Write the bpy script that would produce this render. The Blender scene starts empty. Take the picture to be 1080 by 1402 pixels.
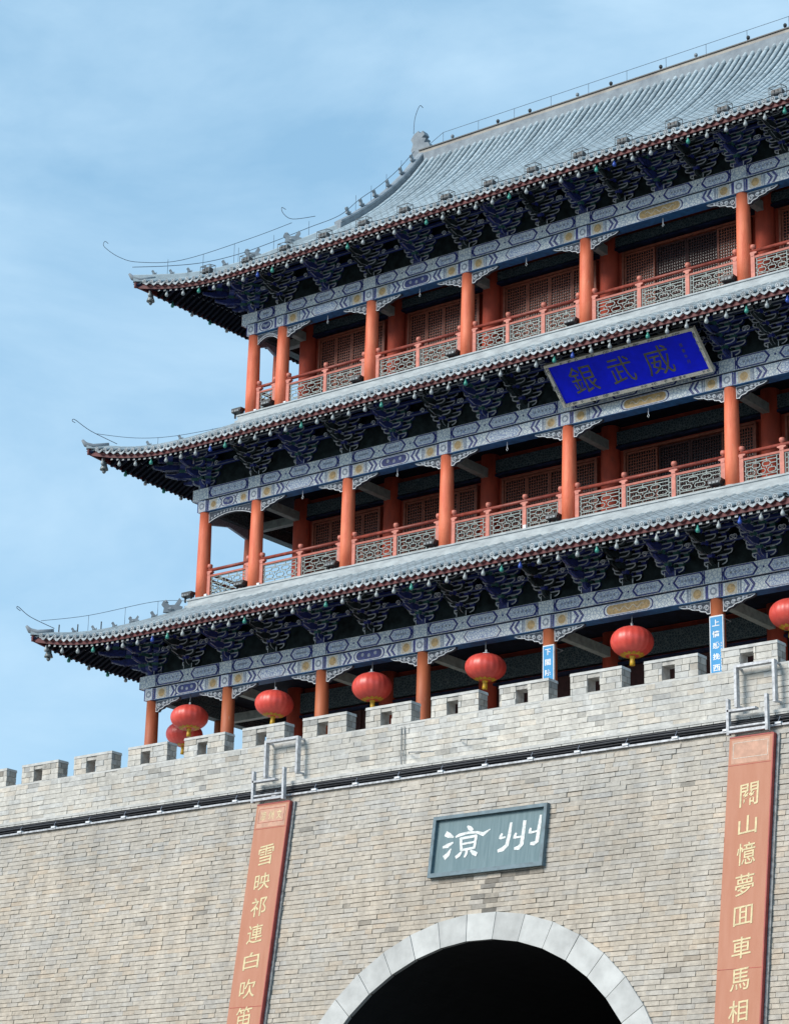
import bpy, math, random
from mathutils import Matrix, Vector
random.seed(7)
R = math.radians
sc = bpy.context.scene
H = 1.6                                     # eye height above the ground

# ------------------------------------------------------------------ camera
YAW, PIT, ROL, FPX = .6660, .3232, .0228, 3327.0
cy, sy, cp, sp = math.cos(YAW), math.sin(YAW), math.cos(PIT), math.sin(PIT)
fw = Vector((-sy * cp, cy * cp, sp)); rt = Vector((cy, sy, 0)); up = rt.cross(fw)
r2 = rt * math.cos(ROL) + up * math.sin(ROL); u2 = up * math.cos(ROL) - rt * math.sin(ROL)
cam = bpy.data.cameras.new('camera'); co = bpy.data.objects.new('camera', cam)
sc.collection.objects.link(co); sc.camera = co
cam.sensor_fit = 'HORIZONTAL'; cam.sensor_width = 36; cam.lens = FPX / 1080 * 36
cam.clip_start = 1; cam.clip_end = 5000
mw = Matrix((r2, u2, -fw)).transposed().to_4x4(); mw.translation = (33.0, -55.28, H)
co.matrix_world = mw

# ------------------------------------------------------------------ world, sun, exposure
SUN_AZ = Vector((-.38, -.92)).normalized(); SUN_EL = R(33)
w = bpy.data.worlds.new('World'); sc.world = w; w.use_nodes = True
nt = w.node_tree; nt.nodes.clear()
N = nt.nodes.new; L = nt.links.new
out = N('ShaderNodeOutputWorld'); bg = N('ShaderNodeBackground'); sky = N('ShaderNodeTexSky')
sky.sky_type = 'NISHITA'; sky.sun_disc = False; sky.sun_elevation = SUN_EL
sky.sun_rotation = math.atan2(SUN_AZ.x, SUN_AZ.y); sky.air_density = 1.0; sky.dust_density = .6; sky.ozone_density = 1.5
tc = N('ShaderNodeTexCoord'); mp = N('ShaderNodeMapping'); mp.inputs['Scale'].default_value = (1, 1, 2.2)
mp.inputs['Rotation'].default_value = (0, R(24), R(20))
no = N('ShaderNodeTexNoise'); no.inputs['Scale'].default_value = 4.4; no.inputs['Detail'].default_value = 10; no.inputs['Roughness'].default_value = .56; no.inputs['Distortion'].default_value = .25
cr = N('ShaderNodeValToRGB'); cr.color_ramp.elements[0].position = .40; cr.color_ramp.elements[1].position = .74
cr.color_ramp.elements[0].color = (0, 0, 0, 1); cr.color_ramp.elements[1].color = (.85, .85, .85, 1)
veil = N('ShaderNodeMix'); veil.data_type = 'RGBA'; veil.inputs[0].default_value = .55; veil.inputs[7].default_value = (2.55, 4.75, 6.55, 1)
mx = N('ShaderNodeMix'); mx.data_type = 'RGBA'; mx.inputs[7].default_value = (4.0, 5.5, 6.75, 1)
L(tc.outputs['Generated'], mp.inputs['Vector']); L(mp.outputs['Vector'], no.inputs['Vector']); L(no.outputs['Fac'], cr.inputs['Fac'])
L(sky.outputs['Color'], veil.inputs[6]); L(cr.outputs['Color'], mx.inputs[0]); L(veil.outputs[2], mx.inputs[6]); L(mx.outputs[2], bg.inputs['Color'])
bg.inputs['Strength'].default_value = .105; L(bg.outputs['Background'], out.inputs['Surface'])
sl = bpy.data.lights.new('sun', 'SUN'); sl.energy = 2.4; sl.angle = R(26); sl.color = (1, .94, .86)
so = bpy.data.objects.new('sun', sl); sc.collection.objects.link(so)
sd = Vector((SUN_AZ.x * math.cos(SUN_EL), SUN_AZ.y * math.cos(SUN_EL), math.sin(SUN_EL)))
so.rotation_euler = sd.to_track_quat('Z', 'Y').to_euler(); so.location = (-30, -60, 60)
vs = sc.view_settings; vs.view_transform = 'Standard'; vs.look = 'None'; vs.exposure = 0.62; vs.gamma = 1; vs.use_curve_mapping = False

# ------------------------------------------------------------------ materials
MATS = {}
def mat(name, col, rough=.75, var=.18, scale=6, col2=None, bump=0, metal=0, rnd=0, mode='pos', stretch=(1, 1, 1), bscale=40, spec=.5, detail=4):
    m = bpy.data.materials.new(name); m.use_nodes = True; t = m.node_tree; n = t.nodes; l = t.links
    b = n['Principled BSDF']; b.inputs['Roughness'].default_value = rough; b.inputs['Metallic'].default_value = metal
    b.inputs['Specular IOR Level'].default_value = spec
    g = n.new('ShaderNodeNewGeometry'); mpn = n.new('ShaderNodeMapping'); mpn.inputs['Scale'].default_value = stretch
    l.new(g.outputs['Position'], mpn.inputs['Vector'])
    nz = n.new('ShaderNodeTexNoise'); nz.inputs['Scale'].default_value = scale; nz.inputs['Detail'].default_value = detail; nz.inputs['Roughness'].default_value = .6
    l.new(mpn.outputs['Vector'], nz.inputs['Vector'])
    mxn = n.new('ShaderNodeMix'); mxn.data_type = 'RGBA'
    c2 = col2 or tuple(max(0, c * (1 - 2.2 * var)) for c in col); c1 = col if col2 else tuple(min(1, c * (1 + var)) for c in col)
    mxn.inputs[6].default_value = (*c1, 1); mxn.inputs[7].default_value = (*c2, 1)
    rp = n.new('ShaderNodeMapRange'); rp.inputs[1].default_value = .33; rp.inputs[2].default_value = .70
    l.new(nz.outputs['Fac'], rp.inputs[0]); l.new(rp.outputs[0], mxn.inputs[0])
    last = mxn.outputs[2]
    if mode in ('attr', 'ocol'):
        mn = n.new('ShaderNodeTexNoise'); mn.inputs['Scale'].default_value = .42; mn.inputs['Detail'].default_value = 5; mm = n.new('ShaderNodeMapping'); mm.inputs['Scale'].default_value = (1, 1, .55)
        l.new(g.outputs['Position'], mm.inputs['Vector']); l.new(mm.outputs['Vector'], mn.inputs['Vector'])
        mrr = n.new('ShaderNodeMapRange'); mrr.inputs[1].default_value = .3; mrr.inputs[2].default_value = .7; mrr.inputs[3].default_value = .90; mrr.inputs[4].default_value = 1.06; l.new(mn.outputs['Fac'], mrr.inputs[0])
        sn = n.new('ShaderNodeTexNoise'); sn.inputs['Scale'].default_value = 2.6; sn.inputs['Detail'].default_value = 6; sm_ = n.new('ShaderNodeMapping'); sm_.inputs['Scale'].default_value = (1, 1, .10)
        l.new(g.outputs['Position'], sm_.inputs['Vector']); l.new(sm_.outputs['Vector'], sn.inputs['Vector'])
        s2 = n.new('ShaderNodeMapRange'); s2.inputs[1].default_value = .32; s2.inputs[2].default_value = .68; s2.inputs[3].default_value = .84; s2.inputs[4].default_value = 1.06; l.new(sn.outputs['Fac'], s2.inputs[0])
        sp2 = n.new('ShaderNodeMath'); sp2.operation = 'MULTIPLY'; l.new(mrr.outputs[0], sp2.inputs[0]); l.new(s2.outputs[0], sp2.inputs[1])
        hs0 = n.new('ShaderNodeHueSaturation'); l.new(sp2.outputs[0], hs0.inputs['Value']); l.new(last, hs0.inputs['Color']); last = hs0.outputs['Color']
        mu = n.new('ShaderNodeMix'); mu.data_type = 'RGBA'; mu.blend_type = 'MULTIPLY'; mu.inputs[0].default_value = 1
        if mode == 'attr':
            a = n.new('ShaderNodeAttribute'); a.attribute_name = 'tint'; src = a.outputs['Color']
        else:
            a = n.new('ShaderNodeObjectInfo'); src = a.outputs['Color']
        l.new(last, mu.inputs[6]); l.new(src, mu.inputs[7]); last = mu.outputs[2]
    if rnd:
        oi = n.new('ShaderNodeObjectInfo'); mr = n.new('ShaderNodeMapRange'); mr.inputs[3].default_value = 1 - rnd; mr.inputs[4].default_value = 1 + rnd
        l.new(oi.outputs['Random'], mr.inputs[0]); hs = n.new('ShaderNodeHueSaturation'); l.new(mr.outputs[0], hs.inputs['Value']); l.new(last, hs.inputs['Color']); last = hs.outputs['Color']
    l.new(last, b.inputs['Base Color'])
    if bump:
        bn = n.new('ShaderNodeTexNoise'); bn.inputs['Scale'].default_value = bscale; bn.inputs['Detail'].default_value = 3; l.new(mpn.outputs['Vector'], bn.inputs['Vector'])
        bp = n.new('ShaderNodeBump'); bp.inputs['Strength'].default_value = bump; bp.inputs['Distance'].default_value = .02
        l.new(bn.outputs['Fac'], bp.inputs['Height']); l.new(bp.outputs['Normal'], b.inputs['Normal'])
    MATS[name] = m
    return m
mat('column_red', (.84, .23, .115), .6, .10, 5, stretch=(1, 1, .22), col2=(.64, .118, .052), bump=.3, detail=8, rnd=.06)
mat('column_shaded', (.50, .14, .055), .6, .1, 3, stretch=(1, 1, .25), col2=(.36, .085, .035), bump=.15)  # ground-storey columns: weaker light under the deep eave put into a browner colour
mat('wood_red', (.40, .058, .032), .55, .15, 6, bump=.1)
mat('rail_red', (.26, .050, .032), .5, .2, 9, bump=.1)
mat('mid_red', (.42, .105, .07), .55, .15, 9, bump=.1)
mat('post_red', (.56, .18, .13), .55, .12, 9, bump=.1)
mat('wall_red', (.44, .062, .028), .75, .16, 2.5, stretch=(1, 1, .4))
mat('window_wood', (.25, .068, .036), .55, .2, 10)
mat('window_dark', (.05, .013, .012), .7, .2, 10)
mat('glass_dark', (.012, .012, .018), .25, .1, 3)
mat('fascia_red', (.115, .014, .016), .6, .2, 6)
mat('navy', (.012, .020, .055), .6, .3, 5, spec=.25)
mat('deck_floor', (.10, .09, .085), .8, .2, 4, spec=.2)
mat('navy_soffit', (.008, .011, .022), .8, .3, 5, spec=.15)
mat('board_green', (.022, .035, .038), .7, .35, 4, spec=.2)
mat('paint_blue', (.018, .030, .22), .5, .25, 12)
mat('paint_deepblue', (.025, .042, .20), .5, .25, 12)
mat('paint_green', (.03, .13, .115), .5, .25, 12)
mat('line_white', (.72, .75, .78), .6, .15, 20)
mat('rafter_end', (.46, .48, .48), .7, .25, 9)
mat('line_grey', (.32, .36, .44), .6, .25, 20)
mat('beam_blue', (.03, .15, .36), .55, .2, 6)
mat('beam_pale', (.30, .36, .34), .6, .15, 6)
mat('gold', (.52, .34, .14), .5, .2, 14)
mat('cream', (.62, .56, .46), .6, .15, 20)
mat('lattice_pale', (.36, .42, .40), .6, .15, 12)
mat('spandrel_ground', (.06, .075, .10), .7, .2, 12)
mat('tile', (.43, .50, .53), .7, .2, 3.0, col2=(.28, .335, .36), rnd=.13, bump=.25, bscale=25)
mat('tile_pan_shaded', (.22, .27, .295), .85, .2, 5, col2=(.12, .15, .165), bump=.4, bscale=14)  # darker than the cover tiles: shade of the grooves put into the colour
mat('tile_end', (.44, .48, .50), .8, .2, 14, col2=(.22, .25, .27), rnd=.22)
mat('tile_mark', (.10, .12, .14), .7, .2, 16)
mat('ridge_lime', (.47, .51, .52), .75, .2, 2.5, col2=(.30, .33, .345), bump=.2, stretch=(1, 1, 3))
mat('cream_ridge', (.42, .39, .34), .8, .3, 1.5, col2=(.26, .24, .22))
mat('ridge_grey', (.26, .30, .33), .75, .2, 3, col2=(.16, .19, .22), bump=.2)
mat('mortar', (.42, .38, .325), .95, .2, 5, bump=.3)
mat('mortar_pale', (.50, .48, .44), .95, .2, 5, bump=.3)
mat('brick_mass', (.98, .98, .98), .9, .1, 9, col2=(.72, .72, .73), mode='attr', bump=.5, bscale=30)
mat('brick_one', (.98, .98, .98), .9, .1, 9, col2=(.72, .72, .73), mode='ocol', bump=.5, bscale=30)
mat('coping', (.60, .59, .56), .9, .2, 5, col2=(.40, .40, .38), bump=.3)
mat('stone', (.55, .55, .53), .85, .1, 2.2, col2=(.40, .40, .385), rnd=.10, detail=8, bump=.2)
mat('passage_shade', (.010, .010, .011), .95, .2, 2)  # near-black gateway interior: the passage's shade put into the colour
mat('slate', (.095, .165, .185), .65, .15, 3, col2=(.15, .225, .245), stretch=(6, 1, .5))
mat('slate_frame', (.12, .18, .21), .6, .15, 6)
mat('chalk', (.72, .74, .72), .7, .15, 14)
mat('banner', (.50, .235, .155), .9, .06, 2.0, col2=(.46, .20, .125), stretch=(3, 1, .5))
mat('banner_head', (.55, .31, .215), .7, .1, 6)
mat('banner_edge', (.36, .06, .05), .6, .1, 6)
mat('letter_gold', (.66, .54, .30), .6, .12, 12)
mat('letter_dim', (.12, .115, .06), .5, .3, 6)
mat('metal_white', (.50, .51, .53), .45, .2, 10, metal=.1)
mat('metal_dark', (.03, .035, .04), .5, .3, 10)
mat('metal_grey', (.22, .24, .25), .5, .3, 10)
mat('cable', (.016, .018, .024), .55, .2, 10)
mat('dark_course', (.030, .033, .045), .8, .3, 8)
mat('sign_royal', (.003, .014, .88), .5, .2, 2.5, col2=(.003, .010, .62), spec=.2)
mat('sign_frame', (.78, .73, .60), .6, .25, 22, col2=(.58, .53, .42))
mat('sign_cyan', (.008, .27, .58), .5, .06, 3)
mat('white', (.80, .82, .84), .5, .06, 10)
mat('lantern_red', (.80, .10, .07), .42, .10, 4, spec=.7, col2=(.66, .06, .045), rnd=.08)
mat('lantern_gold', (.70, .42, .03), .45, .2, 20)
mat('bulb_white', (.36, .40, .41), .3, .08, 10)
mat('bulb_green', (.05, .30, .24), .3, .1, 10)
mat('bulb_blue', (.03, .08, .38), .3, .1, 10)
mat('bronze', (.20, .22, .22), .5, .25, 14, metal=.4)
mat('wire', (.09, .12, .16), .5, .2, 10, metal=.5)
mat('paving', (.13, .126, .12), .9, .2, .5)
# chipped and scuffed lacquer on the timber
for nm, chip, thr in (('column_red', (.66, .36, .26), .655), ('column_shaded', (.50, .33, .24), .64), ('post_red', (.52, .36, .30), .65), ('wall_red', (.30, .05, .03), .58)):
    t = MATS[nm].node_tree; n = t.nodes; l = t.links; b = n['Principled BSDF']; src = b.inputs['Base Color'].links[0].from_socket
    g = n.new('ShaderNodeNewGeometry'); m_ = n.new('ShaderNodeMapping'); m_.inputs['Scale'].default_value = (1, 1, .35); z_ = n.new('ShaderNodeTexNoise'); z_.inputs['Scale'].default_value = 9; z_.inputs['Detail'].default_value = 9; z_.inputs['Roughness'].default_value = .7
    l.new(g.outputs['Position'], m_.inputs['Vector']); l.new(m_.outputs['Vector'], z_.inputs['Vector'])
    r_ = n.new('ShaderNodeMapRange'); r_.inputs[1].default_value = thr; r_.inputs[2].default_value = thr + .05; r_.inputs[4].default_value = .8; l.new(z_.outputs['Fac'], r_.inputs[0])
    x_ = n.new('ShaderNodeMix'); x_.data_type = 'RGBA'; x_.inputs[7].default_value = (*chip, 1); l.new(r_.outputs[0], x_.inputs[0]); l.new(src, x_.inputs[6]); l.new(x_.outputs[2], b.inputs['Base Color'])
# painted architrave ground: off white with fine blue-grey line work
def painted(name, a, bcol, ccol, scale):
    m = mat(name, a, .6, .1, 9); t = m.node_tree; n = t.nodes; l = t.links; b = n['Principled BSDF']
    g = n.new('ShaderNodeNewGeometry'); v = n.new('ShaderNodeTexVoronoi'); v.feature = 'DISTANCE_TO_EDGE'; v.inputs['Scale'].default_value = scale
    l.new(g.outputs['Position'], v.inputs['Vector'])
    v2 = n.new('ShaderNodeTexVoronoi'); v2.inputs['Scale'].default_value = scale; l.new(g.outputs['Position'], v2.inputs['Vector'])
    r_ = n.new('ShaderNodeValToRGB'); e = r_.color_ramp.elements
    e[0].position = .0; e[0].color = (*bcol, 1); e[1].position = .15; e[1].color = (*a, 1)
    l.new(v.outputs['Distance'], r_.inputs['Fac'])
    r3 = n.new('ShaderNodeValToRGB'); e = r3.color_ramp.elements; e[0].position = .10; e[0].color = (*ccol, 1); e[1].position = .20; e[1].color = (1, 1, 1, 1)
    l.new(v2.outputs['Distance'], r3.inputs['Fac'])
    mu = n.new('ShaderNodeMix'); mu.data_type = 'RGBA'; mu.blend_type = 'MULTIPLY'; mu.inputs[0].default_value = 1
    l.new(r_.outputs['Color'], mu.inputs[6]); l.new(r3.outputs['Color'], mu.inputs[7]); l.new(mu.outputs[2], b.inputs['Base Color'])
painted('painted_ground', (.80, .83, .81), (.34, .42, .54), (.55, .60, .70), 10)
painted('painted_field', (.76, .81, .84), (.20, .28, .54), (.52, .62, .72), 13)
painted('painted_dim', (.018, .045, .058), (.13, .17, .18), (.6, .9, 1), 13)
painted('painted_panel', (.10, .14, .15), (.03, .06, .09), (.6, .8, 1), 16)

# ------------------------------------------------------------------ mesh helpers
col = sc.collection
WM = {}
class MB:
    def __init__(s): s.v = []; s.f = []; s.m = []; s.c = []
    def face(s, pts, m=0):
        b = len(s.v); s.v += [tuple(p) for p in pts]; s.f.append(tuple(range(b, b + len(pts)))); s.m.append(m)
    def hexa(s, p, m=0, top=None):          # 8 points: bottom ring 0-3 counter-clockwise from above, top ring 4-7
        b = len(s.v); s.v += [tuple(q) for q in p]
        for f in ((3, 2, 1, 0), (4, 5, 6, 7), (0, 1, 5, 4), (1, 2, 6, 5), (2, 3, 7, 6), (3, 0, 4, 7)):
            s.f.append(tuple(b + i for i in f)); s.m.append(m)
    def box(s, a, b, m=0):
        x0, y0, z0 = a; x1, y1, z1 = b
        s.hexa([(x0, y0, z0), (x1, y0, z0), (x1, y1, z0), (x0, y1, z0), (x0, y0, z1), (x1, y0, z1), (x1, y1, z1), (x0, y1, z1)], m)
    def ring(s, rings, m=0, caps=True, closed=False):
        n = len(rings[0]); b = len(s.v)
        for r_ in rings: s.v += [tuple(p) for p in r_]
        k = len(rings)
        for i in range(k if closed else k - 1):
            for j in range(n):
                a0 = b + i * n + j; a1 = b + i * n + (j + 1) % n; c0 = b + ((i + 1) % k) * n + j; c1 = b + ((i + 1) % k) * n + (j + 1) % n
                s.f.append((a0, a1, c1, c0)); s.m.append(m)
        if caps and not closed:
            s.f.append(tuple(b + j for j in reversed(range(n)))); s.m.append(m)
            s.f.append(tuple(b + (k - 1) * n + j for j in range(n))); s.m.append(m)
    def tube(s, pts, r, n=6, m=0, caps=True):
        pts = [Vector(p) for p in pts]; rs = r if isinstance(r, (list, tuple)) else [r] * len(pts); rings = []
        for i, p in enumerate(pts):
            d = (pts[min(i + 1, len(pts) - 1)] - pts[max(i - 1, 0)]).normalized()
            a = Vector((0, 0, 1)) if abs(d.z) < .95 else Vector((1, 0, 0))
            u = d.cross(a).normalized(); q = u.cross(d)
            rings.append([p + (u * math.cos(2 * math.pi * k / n) + q * math.sin(2 * math.pi * k / n)) * rs[i] for k in range(n)])
        s.ring(rings, m, caps)
    def lathe(s, c, prof, n=16, m=0):        # prof: (radius, z) from bottom to top
        c = Vector(c)
        s.ring([[c + Vector((r_ * math.cos(2 * math.pi * k / n), r_ * math.sin(2 * math.pi * k / n), z)) for k in range(n)] for r_, z in prof], m)
    def plate(s, pts, axis, d0, d1, mf=0, ms=None, border=0, mb=1):
        """extrude 2D outline (counter-clockwise seen from -axis side) along an axis; border: an edging on both faces"""
        ms = mf if ms is None else ms
        def P(p, d): return (p[0], d, p[1]) if axis == 'y' else ((d, p[0], p[1]) if axis == 'x' else (p[0], p[1], d))
        n = len(pts)
        for i in range(n):
            a, b_ = pts[i], pts[(i + 1) % n]
            s.face([P(a, d0), P(a, d1), P(b_, d1), P(b_, d0)], ms)
        if border:
            cx_ = sum(p[0] for p in pts) / n; cz_ = sum(p[1] for p in pts) / n; inn = []
            for i in range(n):                # mitred inset
                p0, p1, p2 = Vector(pts[i - 1]), Vector(pts[i]), Vector(pts[(i + 1) % n])
                e1 = (p1 - p0).normalized(); e2 = (p2 - p1).normalized()
                n1 = Vector((-e1.y, e1.x)); n2 = Vector((-e2.y, e2.x)); bi = (n1 + n2)
                q = p1 + bi * (border / max(.5, bi.dot(n1))); inn.append((q.x, q.y))
            for d in (d0, d1):
                for i in range(n):
                    j = (i + 1) % n; s.face([P(pts[i], d), P(pts[j], d), P(inn[j], d), P(inn[i], d)], mb)
                s.face([P(p, d) for p in inn], mf)
        else:
            s.face([P(p, d0) for p in pts], mf); s.face([P(p, d1) for p in reversed(pts)], mf)
    def mesh(s, name, mats, smooth=False, tint=None):
        me = bpy.data.meshes.new(name); me.from_pydata(s.v, [], s.f)
        for k in (mats if isinstance(mats, (list, tuple)) else [mats]): me.materials.append(MATS[k])
        me.polygons.foreach_set('material_index', s.m)
        if smooth: me.polygons.foreach_set('use_smooth', [True] * len(s.f))
        if tint is not None:
            a = me.attributes.new('tint', 'FLOAT_COLOR', 'FACE'); flat = []
            for c in tint: flat += [c[0], c[1], c[2], 1]
            a.data.foreach_set('color', flat)
        me.update(); me.validate()
        return me
    def build(s, name, mats, parent=None, smooth=False, kind=None, tint=None):
        return inst(name, s.mesh(name, mats, smooth, tint), parent, kind=kind)
def inst(name, me, parent=None, M=None, kind=None):
    o = bpy.data.objects.new(name, me); col.objects.link(o)
    M = M or Matrix.Identity(4); WM[o.name] = M
    if parent is not None:
        o.parent = parent; o.matrix_parent_inverse = WM[parent.name].inverted()
    o.matrix_basis = M
    if kind: o['kind'] = kind
    return o
def empty(name, loc, parent=None):
    o = inst(name, None, parent, Matrix.Translation(loc)); o.empty_display_size = .3
    return o
def tag(o, label, cat, group=None):
    o['label'] = label; o['category'] = cat
    if group: o['group'] = group
    return o
T = Matrix.Translation
def glyph(ch, wd, ht, bold=.012):
    """outline of one written character as triangles in a unit box scaled to wd x ht, centred: list of 2D polygons"""
    c = bpy.data.curves.new('glyph', 'FONT'); c.body = ch; c.size = 1; c.offset = bold; c.resolution_u = 3
    o = bpy.data.objects.new('glyph', c); col.objects.link(o)
    dg = bpy.context.evaluated_depsgraph_get(); me = bpy.data.meshes.new_from_object(o.evaluated_get(dg))
    vs_ = [(v.co.x, v.co.y) for v in me.vertices]; fs = [tuple(p.vertices) for p in me.polygons]
    bpy.data.objects.remove(o); bpy.data.curves.remove(c); bpy.data.meshes.remove(me)
    xs = [v[0] for v in vs_]; ys = [v[1] for v in vs_]
    kx = wd / (max(xs) - min(xs)); ky = ht / (max(ys) - min(ys)); x0 = (max(xs) + min(xs)) / 2; y0 = (max(ys) + min(ys)) / 2
    return [[((vs_[i][0] - x0) * kx, (vs_[i][1] - y0) * ky) for i in f] for f in fs]
def brush(path, ws):
    """a brush stroke: a polyline with a width at each point -> one 2D outline"""
    L_, R_ = [], []; n = len(path)
    for i, p in enumerate(path):
        a = Vector(path[max(i - 1, 0)]); b_ = Vector(path[min(i + 1, n - 1)]); d = (b_ - a).normalized(); q = Vector((-d.y, d.x)) * ws[i] / 2
        L_.append((p[0] + q.x, p[1] + q.y)); R_.append((p[0] - q.x, p[1] - q.y))
    return L_ + R_[::-1]

# ------------------------------------------------------------------ measures (metres)
C5, A4, A3, A2 = 2.6, 4.25, 3.658, 3.602
E_ = {1: 3.082, 2: 2.14, 3: 1.232}
XI = C5 + A4 + A3 + A2                       # inner corner column
ZT = {1: 17.859 + H, 2: 23.991 + H, 3: 30.081 + H}    # top of the bare column
ZB = {1: 13.15 + H, 2: 21.117 + H, 3: 27.314 + H}     # deck of each storey
OV = {1: 2.35, 2: 2.20, 3: 2.20}
ZE = {1: 19.40 + H, 2: 25.50 + H, 3: 31.40 + H}       # tile surface at the eave
FO = {1: .36, 2: .52, 3: .62}; FL = {1: .52, 2: .66, 3: .62}
PW, ZM, PITCH, MX0, MWD, ZS = -8.973, 14.675 + H, 2.049, -16.444, 1.43, 13.051 + H
ZSILL = 14.145 + H
BAT = .146
YR = 5.0                                     # roof ridge depth
XG = 13.47                                   # gable ridge
XCOLS = [-XI, -XI + A2, -C5 - A4, -C5, C5, C5 + A4]   # inner six, as far as the frame and a little beyond
XEND = 8.6                                   # detail ends here, beyond the picture's edge
def wy(z, off=0): return PW - .06 + BAT * (z - ZS) - off

# ================================================================== SETTING
g = MB(); g.face([(-2500, -2500, 0), (2500, -2500, 0), (2500, 2500, 0), (-2500, 2500, 0)])
o = g.build('ground', 'paving'); o['kind'] = 'structure'

# ================================================================== CITY WALL
wall = empty('city_wall', (0, PW, 0))
tag(wall, 'pale brick city gate wall with crenellated parapet and stone arched gateway', 'wall')
AZ, RIN, ROUT = 3.55 + H, 4.92, 5.56
ZT0 = ZS - .36                               # top of battered face, under the cable course
k = MB(); XL, XR = -70, 60
def fq(xa, xb, za0, za1, zb_): k.face([(xa, wy(za0), za0), (xb, wy(za1), za1), (xb, wy(zb_), zb_), (xa, wy(zb_), zb_)])
fq(XL, -RIN, 0, 0, ZT0); fq(RIN, XR, 0, 0, ZT0)
NA = 42; arc = [(-RIN * math.cos(math.pi * i / NA), AZ + RIN * math.sin(math.pi * i / NA)) for i in range(NA + 1)]
for (xa, za), (xb, zb_) in zip(arc, arc[1:]): fq(xa, xb, za, zb_, ZT0)
k.face([(XL, wy(ZT0), ZT0), (XR, wy(ZT0), ZT0), (XR, PW + .02, ZT0), (XL, PW + .02, ZT0)])
k.build('wall_core', 'mortar', wall); k = MB()
k.face([(XL, PW + .02, ZT0), (XR, PW + .02, ZT0), (XR, PW + .02, ZSILL - .05), (XL, PW + .02, ZSILL - .05)])
k.face([(XL, PW + .02, ZSILL - .05), (XR, PW + .02, ZSILL - .05), (XR, PW + .40, ZSILL - .05), (XL, PW + .40, ZSILL - .05)])
k.face([(XL, PW + .40, ZB[1]), (XR, PW + .40, ZB[1]), (XR, PW + .40, ZSILL - .05), (XL, PW + .40, ZSILL - .05)])
k.face([(XL, PW + .40, ZB[1]), (XR, PW + .40, ZB[1]), (XR, 21, ZB[1]), (XL, 21, ZB[1])])
k.face([(XL, 21, 0), (XR, 21, 0), (XR, 21, ZB[1]), (XL, 21, ZB[1])])
k.build('parapet_core', 'mortar_pale', wall)
k = MB()
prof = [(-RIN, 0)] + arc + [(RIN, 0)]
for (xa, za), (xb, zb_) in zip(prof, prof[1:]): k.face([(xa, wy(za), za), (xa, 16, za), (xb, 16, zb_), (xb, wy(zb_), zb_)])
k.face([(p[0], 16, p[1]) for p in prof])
k.build('gate_passage', 'passage_shade', wall)
# voussoirs, straight-sided as cut
NV = 21; shared = None
ang = math.pi / NV
for i in range(NV):
    a0 = math.pi - i * ang; a1 = a0 - ang; gp = .0016
    if i in (0,) : pass
    q = MB(); pts = [(RIN * math.cos(a0 - gp), AZ + RIN * math.sin(a0 - gp)), (RIN * math.cos(a1 + gp), AZ + RIN * math.sin(a1 + gp)),
                     (ROUT * math.cos(a1 + gp), AZ + ROUT * math.sin(a1 + gp)), (ROUT * math.cos(a0 - gp), AZ + ROUT * math.sin(a0 - gp))]
    pr = .075 + random.uniform(-.004, .004)
    fr = [(x, wy(z, pr), z) for x, z in pts]; bk = [(x, wy(z, -.06), z) for x, z in pts]
    q.hexa([bk[0], bk[1], bk[2], bk[3], fr[0], fr[1], fr[2], fr[3]])
    q.build('voussoir', 'stone', wall)

# ---- brick facing: every brick has its own edges; the nearest 300 are objects of their own
from mathutils import noise as _n
nz_ = _n.noise
bricks = []                                   # (corner points of front, of back, tint, centre)
def tone(base, sp_):
    r_ = random.gauss(0, 1); t = random.random()
    c = [base[0] * (1 + sp_ * r_), base[1] * (1 + sp_ * r_), base[2] * (1 + sp_ * r_ * 1.1)]
    if t < .25: c = [c[0] * .955, c[1] * .985, c[2] * 1.03]
    elif t > .88: c = [c[0] * 1.03, c[1] * .985, c[2] * .94]
    return [min(.75, max(.05, x)) for x in c]
def lower_tone(x, z):
    u = (z - (6 + H)) / 6.6
    k1 = nz_(Vector((x * .22, z * .55, 3.1))) * .5 + .5; k2 = nz_(Vector((x * .8, z * 1.6, 9.4))) * .5 + .5; kk = min(1, max(0, .25 + .9 * (k1 - .5) + .5 * (k2 - .5) + (.35 if u > .84 else 0)))
    b = [a_ + (c_ - a_) * kk for a_, c_ in zip((.575, .500, .405), (.515, .490, .440))]
    n_ = math.sin(x * .9 + z * 1.7) * .5 + math.sin(x * .37 - z * .8 + 2) * .5
    c = tone(b, .026); f = 1 + .03 * n_
    c = [q * f for q in c]
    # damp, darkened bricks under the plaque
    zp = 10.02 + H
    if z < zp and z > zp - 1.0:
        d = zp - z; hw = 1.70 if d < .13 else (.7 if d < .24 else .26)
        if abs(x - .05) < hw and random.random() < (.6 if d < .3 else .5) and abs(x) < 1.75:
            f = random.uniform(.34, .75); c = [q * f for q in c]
    if random.random() < .006: c = [q * .68 for q in c]
    return c
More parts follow.
